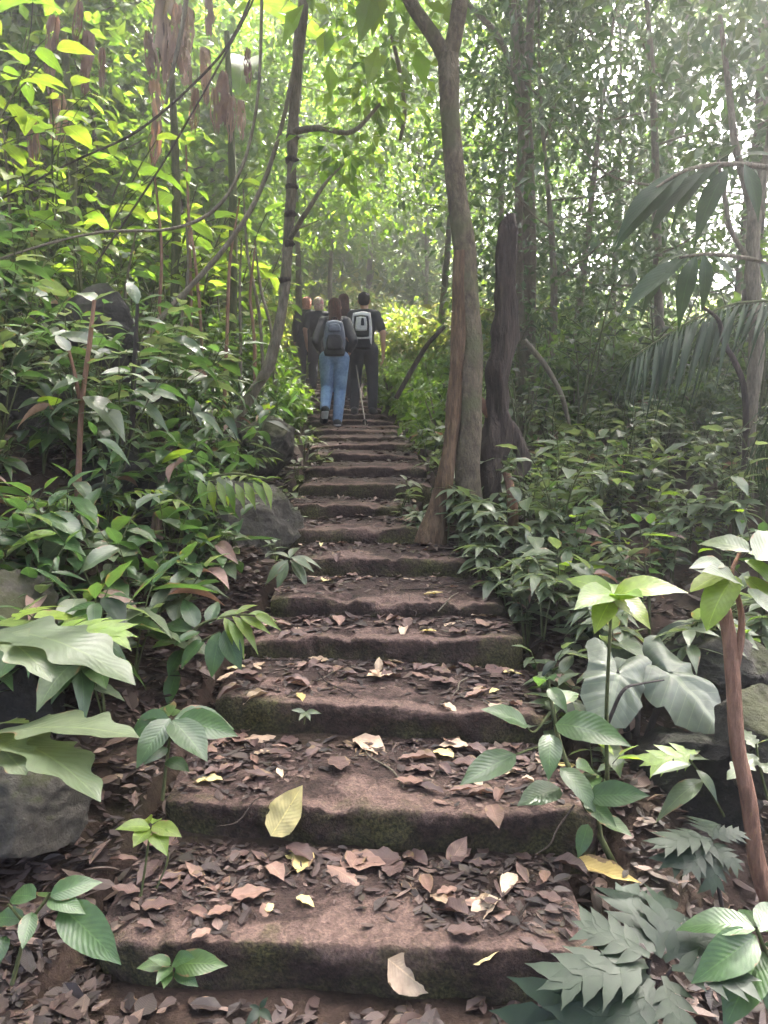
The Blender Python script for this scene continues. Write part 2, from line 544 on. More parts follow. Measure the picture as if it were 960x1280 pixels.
# stairway: a rubble core (mesh) with each step its child
core_v, core_f = [], []
for i, (d, z, l, r, tn) in enumerate(STEPS):
    for x in (l + .06, r - .06):
        core_v += [(x, d + .1, z - .45), (x, d + .1, z - .12)]
for i in range(len(STEPS) - 1):
    a, b = i * 4, i * 4 + 4
    core_f += [(a + 1, a + 3, b + 3, b + 1), (a, a + 1, b + 1, b), (a + 2, b + 2, b + 3, a + 3), (a, b, b + 2, a + 2)]
stair = obj("stair_path", pymesh("stair_path", core_v, core_f, False), M['soil'])
tag(stair, "worn reddish cement steps climbing through the forest", "stairs", kind="structure")


def tread_z(i, x, y):
    d, z = STEPS[i][0], STEPS[i][1]
    b = 0.016 * noise.noise(Vector((x * 2.4, y * 2.4, i * 7.1))) + 0.009 * noise.noise(Vector((x * 9, y * 9, i * 3.3))) + 0.006 * noise.noise(Vector((x * 27, y * 27, i * 3.3)))
    roll = 0.03 * math.sin(i * 2.3 + .6)
    return z + b + 0.035 * sm(.05, .5, y - d) + roll * (x - (STEPS[i][2] + STEPS[i][3]) / 2)


def step_front(i, x):
    d, z, l, r, tn = STEPS[i]
    c = (l + r) / 2
    return d - tn * (x - c) + 0.055 * noise.noise(Vector((x * 1.6, i * 5.7, 1.5))) + 0.012 * noise.noise(Vector((x * 7, i * 5.7, 4.5)))


def make_step(i):
    d, z, l, r, tn = STEPS[i]
    nxt = STEPS[i + 1][0] - d if i + 1 < len(STEPS) else .5
    ncol = max(24, int((r - l) / (.014 if i < 5 else .022 if i < 9 else .04)))
    # profile: (forward offset, height relative to tread top, soil, moss)
    prof = [(.035, -.42, .4, .8), (.03, -.22, .4, .8), (.022, -.17, .4, .75), (.014, -.12, .35, .65), (.006, -.08, .25, .55), (.0, -.05, .1, .5), (.0, -.016, .0, .45),  # risers: real mossy stains, weighted up to paint in their shade as well
            (.003, -.003, -.25, .4), (.010, -.0, -.5, .35), (.045, 0, -.5, .3), (.08, 0, -.35, .2)]
    nr_ = 22 if i < 5 else 8
    prof += [(.08 + (nxt + .07) * k / nr_, 0, (.4 if k / nr_ > .3 else -.1), -.1) for k in range(1, nr_ + 1)]
    V, Fc, so, mo = [], [], [], []
    for c in range(ncol + 1):
        t = c / ncol
        x0 = l + (r - l) * t
        for (o, h, s, mm) in prof:
            x = x0
            endf = min(t, 1 - t) * (r - l)                      # rounded, crumbling ends
            y = step_front(i, x0) + o + .05 * max(0, 1 - endf / .10) ** 2 + (.05 * max(0, noise.noise(Vector((x0 * 10, i * 4.4, 8))) - .22) + .02 * max(0, noise.noise(Vector((x0 * 27, i * 4.4, 3))) - .2)) * (1 if -.1 < h and o < .05 else 0)
            if h > -.03:
                zz = tread_z(i, x, y) + h - .03 * max(0, 1 - endf / .12) ** 2
                if o < .1:      # worn nosing
                    zz -= .07 * max(0, noise.noise(Vector((x0 * 8, i * 4.4, 8))) - .25) + .018 * max(0, noise.noise(Vector((x0 * 3.1, i * 9.3, 7)))) + .008 * abs(noise.noise(Vector((x0 * 14, i * 9.3, 2)))) + .009 * max(0, noise.noise(Vector((x0 * 38, i * 9.3, 6))))
            else:
                zz = z + h
                y += .018 * noise.noise(Vector((x0 * 5, zz * 9, i * 2.2))) + .01 * noise.noise(Vector((x0 * 15, zz * 18, i * 2.2))) + .006 * noise.noise(Vector((x0 * 40, zz * 40, i * 2.2)))
            V.append((x, y, zz))
            so.append(s)
            mo.append(mm + .35 * max(0, 1 - endf / .3) - (.25 if i > 8 else 0))
    m = len(prof)
    for c in range(ncol):
        for k in range(m - 1):
            Fc.append((c * m + k, (c + 1) * m + k, (c + 1) * m + k + 1, c * m + k + 1))
    # end caps
    for c in (0, ncol):
        b = len(V)
        for k in range(m):
            v = V[c * m + k]
            V.append((v[0] + (.03 if c == 0 else -.03) * 0, v[1], v[2] - (.5 if k > 6 else 0)))
            so.append(.1); mo.append(.9)
        for k in range(6, m - 1):
            q = (c * m + k, c * m + k + 1, b + k + 1, b + k)
            Fc.append(q if c == 0 else q[::-1])
    me = pymesh("step", V, Fc)
    for nm, dat in (("soil", so), ("moss", mo)):
        a = me.attributes.new(nm, 'FLOAT', 'POINT')
        a.data.foreach_set("value", np.array(dat, dtype=np.float32))
    return obj("step", me, M['step'], stair)


for i in range(len(STEPS)):
    make_step(i)

# the trodden ground at the foot of the steps is part of 'ground'

# ------------------------------------------------------------------ leaf shapes (along +Y, normal +Z, unit length)
def blade(wfun, nv=8, nu=2, fold=.25, droop=.25, wave=.0, curl=0.0, width=.45, seed=0):
    V, UV, Fc = [], [], []
    us = [k / nu for k in range(-nu, nu + 1)]
    m = len(us)
    for j in range(nv + 1):
        v = j / nv
        w = max(wfun(v), .004) * width / 2 if j < nv else .002
        for u in us:
            x = u * w
            z = fold * abs(u) * w - droop * v * v + wave * w * math.sin(v * 17 + seed + (1.3 if u > 0 else 0)) * abs(u) + curl * (u * u) * w
            V.append((x, v * (1 - .25 * droop * v), z))
            UV.append((.5 + u * .5, v))
    for j in range(nv):
        for k in range(m - 1):
            a = j * m + k
            Fc.append((a, a + 1, a + m + 1, a + m))
    return V, Fc, UV


ovate = lambda v: math.sin(PI * v ** .75) ** .85 * (1.0 if v < .75 else 1 - .35 * (v - .75) / .25) if 0 < v < 1 else 0
lance = lambda v: math.sin(PI * v ** .8) ** 1.25 if 0 < v < 1 else 0
ellip = lambda v: math.sin(PI * v) ** .6 if 0 < v < 1 else 0
lobed = lambda v: (math.sin(PI * v ** .8) ** .8 * (.62 + .38 * math.cos(v * 2 * PI * 5.5))) if 0 < v < 1 else 0
softlobe = lambda v: (math.sin(PI * v ** .8) ** .75 * (.82 + .18 * math.cos(v * 2 * PI * 4.5))) if 0 < v < 1 else 0


def leafmesh(name, mat, *a, **k):
    V, Fc, UV = blade(*a, **k)
    me = pymesh(name, V, Fc, True, UV)
    me.materials.append(mat)
    return me


def leafset(mat, f, n=3, **k):
    out = []
    for i in range(n):
        kk = dict(k)
        kk['droop'] = k.get('droop', .25) * (0.5 + i * .5)
        out.append(leafmesh("leaf", mat, f, seed=i * 2.1, **kk))
    return out


def pinnatifid(mat, n=5, seed=0, droop=.3):
    r_ = random.Random(seed)
    V, Fc, UV = [], [], []
    def lobe(o, ang, L, w):
        b0 = len(V); nv = 6
        for j in range(nv + 1):
            v = j / nv
            ww = w * (.55 + .45 * math.sin(PI * min(1, v * 1.15))) * (1 - v ** 2.2) + .001
            ww *= 1 + .10 * math.sin(v * 19 + seed)
            for u in (-1, 0, 1):
                lx, ly = u * ww, v * L
                x = o[0] + lx * math.cos(ang) + ly * math.sin(ang)
                y = o[1] - lx * math.sin(ang) + ly * math.cos(ang)
                V.append((x, y * (1 - .1 * droop), .10 * abs(u) * ww - droop * (y * y * .8 + x * x * .9) + .03 * abs(x)))
                UV.append((.5 + u * .5, v))
        for j in range(nv):
            for k in range(2):
                a = b0 + j * 3 + k
                Fc.append((a, a + 1, a + 4, a + 3))
    lobe((0, 0), 0, 1.0, .075)
    for k in range(n):
        t = .16 + .56 * k / (n - 1)
        for sg in (-1, 1):
            lobe((0, t + .03 * sg), sg * r_.uniform(.80, .98) * (1.1 - .35 * t), (.44 - .22 * abs(t - .42)) * r_.uniform(.85, 1.1), .098 * r_.uniform(.85, 1.15))
    lobe((0, .66), 0, .38, .10)
    me = pymesh("leaf", V, Fc, True, UV)
    me.materials.append(mat)
    return me


# heart-shaped giant leaf (arrow/heart outline), peltate on +Y tip
def heart_mesh(mat):
    V, UV, Fc = [], [], []
    nr, na = 6, 44
    V.append((0, 0, 0)); UV.append((.5, .3))
    for a in range(na + 1):
        th = -PI + 2 * PI * a / na          # 0 = tip (+Y), +-pi = sinus
        q = abs(th) / PI
        R = .70 - .36 * math.sin(min(1, q / .55) * PI / 2) ** 1.2 + .28 * math.exp(-((q - .80) / .13) ** 2)
        if q > .9: R *= max(.12, 1 - ((q - .9) / .1) ** 1.2 * .88)
        R *= 1 + .025 * math.sin(th * 11) + .01 * math.sin(th * 23)
        for k in range(1, nr + 1):
            f = k / nr
            x, y = math.sin(th) * R * f, math.cos(th) * R * f
            z = .14 * abs(x) - .16 * f * f + .045 * math.sin(th * 7 + 1) * f * f + .02 * math.sin(th * 15) * f * f + .012 * math.sin(y * 26 - abs(x) * 14) - .12 * max(0, y) ** 2
            V.append((x, y, z))
            UV.append((.5 + x * .7, .3 + y * .7))
    for a in range(na):
        for k in range(nr):
            p, q = 1 + a * nr + k, 1 + (a + 1) * nr + k
            if k == 0:
                Fc.append((0, q, p))
            else:
                Fc.append((p - 1, q - 1, q, p))
    me = pymesh("leaf", V, Fc, True, UV)
    me.materials.append(mat)
    return me


def basis(d, up, roll=0.0):
    y = Vector(d).normalized()
    z = Vector(up) - y * Vector(up).dot(y)
    if z.length < 1e-4:
        z = Vector((1, 0, 0)) - y * y.x
    z.normalize()
    x = y.cross(z)
    m = Matrix((x, y, z)).transposed()
    return m @ Matrix.Rotation(roll, 3, 'Y')


def xf(p, d, up, s, roll=0.0):
    m = basis(d, up, roll).to_4x4()
    m = Matrix.Translation(p) @ m @ Matrix.Diagonal((s, s, s, 1))
    return m


def jit(a):
    return Vector((rnd.uniform(-a, a), rnd.uniform(-a, a), rnd.uniform(-a, a)))


# ------------------------------------------------------------------ plant builder: stems + leaves as parts
def plant(name, stems, leaves, smat, stem_name="stem"):
    """stems: list of rows lists; leaves: (mesh, matrix). Returns root Empty"""
    root = empty(name)
    for P in stems:
        V, Fc = tube(P, 6 if P[0][3] < .02 else 8)
        obj(stem_name, pymesh(stem_name, V, Fc), smat, root)
    for me, mw in leaves:
        obj("leaf", me, None, root, mw)
    return root


def gen_herb(meshes, smat, h=.35, nst=2, nl=7, size=.13, spread=.5, tilt=.15, petiole=.04, top=True, r=.004, droop=.0):
    """low leafy plant: several leaning stems, alternate leaves"""
    stems, leaves = [], []
    for s in range(nst):
        az = rnd.uniform(0, 2 * PI)
        lean = rnd.uniform(.05, spread)
        tip = Vector((math.cos(az) * lean * h, math.sin(az) * lean * h, h * rnd.uniform(.7, 1.1)))
        ctl = Vector((tip.x * .25, tip.y * .25, tip.z * .6))
        P = []
        for k in range(7):
            t = k / 6
            p = ctl * 2 * t * (1 - t) + tip * t * t
            P.append((p.x, p.y, p.z, r * (1.2 - .7 * t)))
        P[0] = (0, 0, -.05, r * 1.3)
        stems.append(P)
        a0 = rnd.uniform(0, 6)
        for k in range(nl):
            t = .28 + .72 * (k + .4) / nl
            p = ctl * 2 * t * (1 - t) + tip * t * t
            a = a0 + k * 2.4
            d = Vector((math.cos(a), math.sin(a), tilt + rnd.uniform(-.25, .18) - droop)).normalized()
            sz = size * rnd.uniform(.45, 1.25) * (1.0 if t > .4 else .8)
            q = p + d * petiole
            stems.append([(p.x, p.y, p.z, r * .45), (q.x, q.y, q.z + .004, r * .35)]) if petiole > .05 else None
            leaves.append((rnd.choice(meshes) if rnd.random() > .12 else rnd.choice(LF['odd']), xf(q if petiole > .05 else p, d, Vector((0, 0, 1)) + jit(.35), sz)))
        if top:
            d = Vector((math.cos(az) * .6, math.sin(az) * .6, .6))
            leaves.append((rnd.choice(meshes), xf(tip, d, (0, 0, 1), size * .7)))
    # merge all stem tubes of a herb into one stem part
    return stems, leaves


def herb_obj(name, stems, leaves, smat):
    root = empty(name)
    V, Fc = [], []
    for P in stems:
        tube(P, 5, V=V, Fc=Fc)
    if V:
        obj("stem", pymesh("stem", V, Fc), smat, root)
    for me, mw in leaves:
        obj("leaf", me, None, root, mw)
    return root


def gen_whorl(meshes, h=.35, n=8, size=.2, nst=1, r=.005, elev=.15, tiers=2):
    """stem with rosettes of leaves near the top (umbrella-like)"""
    stems, leaves = [], []
    for s in range(nst):
        lean = jit(.12); lean.z = 0
        top = Vector((lean.x, lean.y, h * rnd.uniform(.8, 1.1)))
        stems.append([(0, 0, -.05, r * 1.3), (lean.x * .4, lean.y * .4, h * .5, r), (top.x, top.y, top.z, r * .7)])
        for ti in range(tiers):
            p = top - Vector((0, 0, ti * h * .18))
            a0 = rnd.uniform(0, 6)
            for k in range(n):
                a = a0 + 2 * PI * k / n + rnd.uniform(-.25, .25)
                d = Vector((math.cos(a), math.sin(a), elev * rnd.uniform(-.4, 1.6) - ti * .12))
                leaves.append((rnd.choice(meshes), xf(p, d, Vector((0, 0, 1)) + jit(.2), size * rnd.uniform(.7, 1.1))))
    return stems, leaves


def gen_pinnate(meshes, nf=5, flen=.5, npair=7, size=.16, h=.3, r=.005, up=.5, droop=.5):
    """plant of arching pinnate fronds"""
    stems, leaves = [], []
    for f in range(nf):
        a = 2 * PI * f / nf + rnd.uniform(-.4, .4)
        o = Vector((math.cos(a), math.sin(a), 0))
        L = flen * rnd.uniform(.75, 1.15)
        P, pts = [], []
        for k in range(9):
            t = k / 8
            p = o * L * t + Vector((0, 0, h * t * .6 + up * L * t - droop * L * t * t))
            pts.append(p); P.append((p.x, p.y, p.z, r * (1.1 - .8 * t)))
        stems.append(P)
        for k in range(npair):
            t = .22 + .76 * k / (npair - 1)
            i = min(7, int(t * 8)); p = pts[i].lerp(pts[i + 1], t * 8 - i)
            tan = (pts[i + 1] - pts[i]).normalized()
            side = tan.cross(Vector((0, 0, 1))).normalized()
            for sg in (-1, 1):
                d = side * sg * .85 + tan * .6 + Vector((0, 0, -.15)) + jit(.1)
                leaves.append((rnd.choice(meshes), xf(p, d, Vector((0, 0, 1)) + jit(.15), size * (1.1 - .5 * abs(t - .45)) * rnd.uniform(.85, 1.1))))
        leaves.append((rnd.choice(meshes), xf(pts[-1], pts[-1] - pts[-2], (0, 0, 1), size)))
    return stems, leaves


def gen_shrub(meshes, h=1.6, nst=4, nl=14, size=.2, spread=.35, r=.012, sub=3):
    """taller shrub: stems with side twigs; leaves on twigs"""
    stems, leaves = [], []
    for s in range(nst):
        az = 2 * PI * s / nst + rnd.uniform(-.6, .6)
        o = Vector((math.cos(az), math.sin(az), 0))
        hh = h * rnd.uniform(.65, 1.1)
        bend = rnd.uniform(.1, spread)
        pts = [o * (bend * hh * t * t) + Vector((0, 0, hh * t)) + jit(.02) * t for t in [k / 8 for k in range(9)]]
        stems.append([(p.x, p.y, p.z - (.08 if k == 0 else 0), r * (1.15 - .1 * k)) for k, p in enumerate(pts)])
        for q in range(sub + 1):
            if q == 0:
                base, tip = pts[5], pts[8]
                tw = [pts[5], pts[6], pts[7], pts[8]]
            else:
                base = pts[2 + (q * 5) // (sub + 1) + 1]
                a = az + rnd.uniform(-2.2, 2.2)
                tip = base + Vector((math.cos(a), math.sin(a), rnd.uniform(.1, .7))) * h * rnd.uniform(.16, .32)
                tw = [base.lerp(tip, k / 3) + Vector((0, 0, .03 * math.sin(k))) for k in range(4)]
                stems.append([(p.x, p.y, p.z, r * (.5 - .1 * k)) for k, p in enumerate(tw)])
            n = max(3, nl // (sub + 1))
            for k in range(n):
                t = (k + .7) / n * 3
                i = min(2, int(t)); p = tw[i].lerp(tw[i + 1], min(1, t - i))
                ax = (tw[i + 1] - tw[i]).normalized()
                sd = ax.cross(Vector((0, 0, 1)))
                if sd.length < .1: sd = Vector((math.cos(az + k), math.sin(az + k), 0))
                sd.normalize()
                if q == 0: sd = Matrix.Rotation(k * 2.4, 3, 'Z') @ sd
                d = sd * (1 if k % 2 else -1) + ax * .7 + Vector((0, 0, -.25)) + jit(.25)
                leaves.append((rnd.choice(meshes), xf(p, d, Vector((0, 0, 1)) + jit(.4), size * rnd.uniform(.6, 1.15))))
    return stems, leaves


LF = {
    'ovate': leafset(M['shade'], ovate, width=.46, wave=.06),
    'ovate_grey': leafset(M['grey'], ovate, width=.46, wave=.08),
    'ovate_bright': leafset(M['bright'], ovate, width=.50, wave=.06, droop=.35),
    'ellip_bright': leafset(M['bright'], ellip, width=.46, wave=.05, droop=.3),
    'lance': leafset(M['shade'], lance, width=.30, droop=.45),
    'lance_bright': leafset(M['bright'], lance, width=.28, droop=.45),
    'lance_grey': leafset(M['grey'], lance, width=.32, droop=.35),
    'lobed': leafset(M['dark'], lobed, nv=44, width=.62, droop=.3, fold=.15),
    'softlobe': leafset(M['grey'], softlobe, nv=36, width=.46, droop=.2, fold=.12, wave=.08),
    'limelobe': leafset(M['lime'], lobed, nv=40, width=.6, droop=.35, fold=.2),
    'odd': leafset(M['dead'], ovate, 1, width=.38, droop=.8, fold=.6) + leafset(M['lime'], ovate, 2, width=.5, droop=.2) + leafset(M['dark'], lance, 2, width=.36, droop=.5),
    'dark': leafset(M['dark'], ovate, width=.44, droop=.3),
    'lime': leafset(M['lime'], ovate, width=.46, droop=.3),
    'droop': leafset(M['palm'], lance, width=.26, droop=.4),
    'strap': leafset(M['shade'], lance, width=.11, nv=10, droop=.7, fold=.5),
}


LANDMARKS = [(.6, 5.2, "by the forked tree"), (.95, 6.2, "behind the dead trunk"), (2.6, 6.2, "around the slender tree"), (3.3, 5.4, "under the palm frond"),
             (1.2, 3.3, "behind the giant heart-shaped leaves"), (1.3, 4.4, "above the mossy flat rock"), (2.4, 4.2, "behind the cut sapling"), (.9, 8.2, "near the leaning dark branch"),
             (1.6, 9.6, "in the shade past the dead trunk"), (4.5, 9.5, "beyond the palm"), (3.5, 13, "deep in the forest"), (7.5, 12, "far past the palm"), (0, 14.5, "just beyond the hikers"), (-2.5, 16, "left of the clearing"),
             (1.5, 17.5, "at the back of the clearing"), (-1.3, 6.7, "at the leaning tree's foot"), (-1.2, 5.2, "by the craggy grey rock"), (-1.7, 4.3, "around the brown-stemmed sapling"), (-2.4, 5.6, "by the high dark rock"),
             (-3.4, 7.0, "below the crumpled dead banana leaf"), (-2.2, 8.0, "below the dead banana leaves"), (-1.5, 9.5, "beside the hikers"), (-4.8, 8.5, "up the left slope"), (-4.5, 12.5, "high on the left slope"),
             (-.95, 3.7, "beside the fourth step"), (-.9, 4.6, "beside the sixth step"), (.8, 3.9, "beside the fourth step"), (.7, 4.8, "beside the sixth step"), (0, 22, "on the hill behind"), (8, 20, "on the far right slope"), (-7, 20, "on the far left slope"), (6, 2, "to the right of the stairs' foot"), (-6, 2, "to the left of the stairs' foot")]


def landmark(x, y):
    return min(LANDMARKS, key=lambda q: (q[0] - x) ** 2 + (q[1] - y) ** 2)[2]

LF['lobed'] = [pinnatifid(M['dark'], 4, k, .25 + .15 * k) for k in range(3)]
LF['limelobe'] = [pinnatifid(M['lime'], 4, k + 7, .3) for k in range(2)]


def scatter(protos, spots, label, cat, group, smin=.8, smax=1.25, sink=.0, name=None):
    """copies of prototypes at (x, y[, z]) spots; the first use of a prototype is the prototype itself"""
    note_kids()
    used = set()
    for i, sp in enumerate(spots):
        k = i % len(protos)
        o = protos[k] if k not in used else copy_tree(protos[k])
        used.add(k)
        z = sp[2] if len(sp) > 2 and sp[2] is not None else ground_z(sp[0], sp[1], False)
        o.location = (sp[0], sp[1], z - sink)
        o.rotation_euler = (rnd.uniform(-.08, .08), rnd.uniform(-.08, .08), rnd.uniform(0, 2 * PI))
        s = rnd.uniform(smin, smax) * (sp[3] if len(sp) > 3 else 1)
        o.scale = (s, s, s)
        sz = "small " if s < smin + .3 * (smax - smin) else "large " if s > smin + .72 * (smax - smin) else ""
        tag(o, sz + label + " " + landmark(sp[0], sp[1]), cat, group)
    for k in range(len(protos)):
        if k not in used:
            for ch in list(KIDS.get(protos[k].name, ())):
                bpy.data.objects.remove(ch)
            bpy.data.objects.remove(protos[k])


def on_stairs(x, y, pad=.0):
    if y < SD[0] - .4 or y > SD[-1]: return False
    yy = max(y, SD[0])
    return np.interp(yy, SD, SL) - pad < x < np.interp(yy, SD, SR) + pad


def stair_edge(y):
    yy = min(max(y, SD[0]), SD[-1])
    return float(np.interp(yy, SD, SL)), float(np.interp(yy, SD, SR))


def pxspots(n, box, dlo, dhi, mind=.2, pad=.08, zmax=9):
    """ground spots spread over a region in plan: box = (side, emin, emax)"""
    out = []
    side, e0, e1 = box
    tries = 0
    while len(out) < n and tries < n * 60:
        tries += 1
        y = rnd.uniform(dlo, dhi)
        l, r = stair_edge(y)
        e = rnd.uniform(e0, e1)
        x = l - e if side < 0 else r + e
        if any((x - p[0]) ** 2 + (y - p[1]) ** 2 < mind ** 2 for p in out): continue
        out.append((x, y))
    return out


# ------------------------------------------------------------------ leaf clouds (crowns)
def cloud(name, P, D, U, S, var, mat, narrow=.5, fold=.18):
    """P points, D axis dirs, U ups, S sizes; folded five-point leaves, 4 triangles each"""
    n = len(P)
    D = D / np.linalg.norm(D, axis=1, keepdims=True)
    U = U - D * np.sum(U * D, axis=1, keepdims=True)
    U /= np.linalg.norm(U, axis=1, keepdims=True) + 1e-9
    X = np.cross(D, U)
    w = narrow / 2
    T = np.array([(0, 0, 0), (-w, .42, fold * w), (0, .5, -.03), (w, .42, fold * w), (0, 1, -.16)])
    V = (P[:, None, :] + S[:, None, None] * (T[None, :, 0:1] * X[:, None, :] + T[None, :, 1:2] * D[:, None, :] + T[None, :, 2:3] * U[:, None, :])).reshape(-1, 3)
    tri = np.array([(0, 2, 1), (0, 3, 2), (1, 2, 4), (2, 3, 4)])
    TT = (tri[None] + (np.arange(n) * 5)[:, None, None]).reshape(-1, 3)
    uv = np.tile(np.array([(.5, 0), (0, .42), (.5, .5), (1, .42), (.5, 1)]), (n, 1))
    me = trimesh(name, V, TT, uv, np.repeat(var, 4))
    me.materials.append(mat)
    return me


def clump_leaves(centers, radii, per, size, flat=.6, updir=.9):
    Ps, Ds, Us, Ss = [], [], [], []
    for c, r in zip(centers, radii):
        n = int(per * rng.uniform(.7, 1.3))
        q = rng.normal(size=(n, 3)) * np.array([1, 1, flat]) * r * .5
        Ps.append(np.asarray(c) + q)
        out = q / (np.linalg.norm(q, axis=1, keepdims=True) + 1e-6)
        Ds.append(out * .7 + rng.normal(size=(n, 3)) * .5 + np.array([0, 0, -.25]))
        Us.append(np.array([0, 0, updir]) + rng.normal(size=(n, 3)) * .45)
        Ss.append(size * rng.uniform(.6, 1.3, n))
    P = np.concatenate(Ps); n = len(P)
    return P, np.concatenate(Ds), np.concatenate(Us), np.concatenate(Ss), rng.random(n)


def tree_proto(name, h, r0, c0, crown_r, ncl, per, lsize, mat, bark, lean=.06, flat=.6, narrow=.5, limbs=12, clr=.55):
    """root > trunk, limb.., crown"""
    root = empty(name)
    ang = rnd.uniform(0, 6)
    pts = [Vector((math.cos(ang) * lean * h * t * t + .08 * h * .3 * noise.noise(Vector((t * 2, ang, 0))), math.sin(ang) * lean * h * t * t + .08 * h * .3 * noise.noise(Vector((t * 2, ang, 5))), h * t)) for t in [k / 12 for k in range(13)]]
    rows = [(p.x, p.y, p.z - (.3 if k == 0 else 0), r0 * (1.15 - .085 * k) * (1.35 if k == 0 else 1)) for k, p in enumerate(pts)]
    V, Fc = tube(rows, 9, rough=.25, freq=5, seed=ang)
    obj("trunk", pymesh("trunk", V, Fc), bark, root)
    cen, rad = [], []
    for b in range(limbs):
        t = c0 + (1 - c0) * (b + rnd.random() * .8) / limbs
        t = min(t, .97)
        i = int(t * 12); p = pts[i].lerp(pts[i + 1], t * 12 - i)
        a = b * 2.4 + rnd.uniform(-.4, .4)
        prof = math.sin(PI * min(1, max(.12, (t - c0) / (1 - c0) * .85 + .12))) ** .6
        L = crown_r * prof * rnd.uniform(.65, 1.1)
        q = p + Vector((math.cos(a) * L, math.sin(a) * L, L * rnd.uniform(.05, .55)))
        mid = p.lerp(q, .5) + Vector((0, 0, -.06 * L)) + jit(.05 * L)
        rr = max(.008, r0 * .32 * (1.1 - t * .6))
        V, Fc = tube(spline([(*p, rr), (*mid, rr * .7), (*q, rr * .25)], 4), 5)
        obj("limb", pymesh("limb", V, Fc), bark, root)
        k = max(1, ncl // limbs)
        for c in range(k):
            f = .35 + .65 * (c + .5) / k
            s = p.lerp(q, f) + jit(.28 * crown_r)
            cen.append(s); rad.append(clr * crown_r * rnd.uniform(.45, .9))
    for c in range(max(2, ncl // 8)):
        cen.append(pts[-1] + jit(.35 * crown_r)); rad.append(clr * crown_r * .7)
    me = cloud("crown", *clump_leaves(cen, rad, per, lsize, flat), mat, narrow)
    obj("crown", me, None, root)
    return root


def shrub_proto(name, h, w, ncl, per, lsize, mat, narrow=.5):
    """bush far enough that leaves are not told apart: root > stem, foliage"""
    root = empty(name)
    V, Fc = [], []
    cen, rad = [], []
    for s in range(6):
        a = s * 1.05 + rnd.random()
        tip = Vector((math.cos(a) * w * rnd.uniform(.2, .7), math.sin(a) * w * rnd.uniform(.2, .7), h * rnd.uniform(.55, 1)))
        tube(spline([(0, 0, -.1, .02), (tip.x * .35, tip.y * .35, tip.z * .55, .014), (*tip, .005)], 4), 5, V=V, Fc=Fc)
        for c in range(max(1, ncl // 6)):
            f = rnd.uniform(.25, 1.05)
            cen.append(Vector((tip.x * f, tip.y * f, tip.z * f)) + jit(.3 * w)); rad.append(rnd.uniform(.25, .5) * w)
    obj("stem", pymesh("stem", V, Fc), M['bark_twig'], root)
    P, D, U, S, var = clump_leaves(cen, rad, per, lsize, .7)
    P[:, 2] = np.maximum(P[:, 2], .03)
    obj("foliage", cloud("foliage", P, D, U, S, var, mat, narrow), None, root)
    return root



# ------------------------------------------------------------------ hikers
def skin_mat(name, c):
    m, t, bs, out = nt(name)
    bs.inputs["Base Color"].default_value = (*c, 1)
    bs.inputs["Roughness"].default_value = .55
    bs.inputs["Subsurface Weight"].default_value = .1
    return m


SKIN = skin_mat("skin", (.36, .20, .13))
HAIRD = bark_mat("dark_hair", (.006, .005, .005), (.014, .011, .010), (.03, .022, .018), 30, .15, .8)
HAIRB = bark_mat("brown_hair", (.025, .012, .008), (.06, .028, .018), (.12, .055, .035), 30, .12, .8)
HAIRP = bark_mat("orange_scarf", (.35, .13, .09), (.55, .25, .17), (.7, .42, .32), 14, .5, .5)
JEANS = fabric("blue_denim", (.19, .28, .42), (.09, .15, .26))
BLACK = fabric("black_cotton", (.012, .012, .014), (.006, .006, .007))
CHAR = fabric("charcoal_cotton", (.035, .034, .036), (.018, .018, .02))
DGREY = fabric("dark_grey_trousers", (.03, .029, .032), (.016, .016, .018))
NAVY = fabric("slate_nylon", (.085, .10, .135), (.045, .055, .08), .6)
WHITE = fabric("pale_grey_nylon", (.55, .54, .52), (.36, .35, .35), .6)
RED = fabric("pink_cap", (.55, .06, .14), (.4, .04, .1))
CREAM = fabric("cream_cloth", (.6, .5, .38), (.45, .36, .26))
SHOE_W = fabric("shoe_white", (.6, .6, .58), (.4, .4, .4))
ORANGE = fabric("orange_strap", (.75, .42, .10), (.6, .3, .06))


SCARF = bark_mat("cream_and_pink_scarf", (.55, .08, .16), (.6, .48, .38), (.5, .08, .15), 9, 1.0, .4)


def ball(bm, c, r):
    g = bmesh.ops.create_icosphere(bm, subdivisions=3, radius=1.0)
    rr = r if hasattr(r, '__len__') else (r, r, r)
    for v in g['verts']:
        v.co = Vector((v.co.x * rr[0], v.co.y * rr[1], v.co.z * rr[2])) + Vector(c)
    return g['verts']


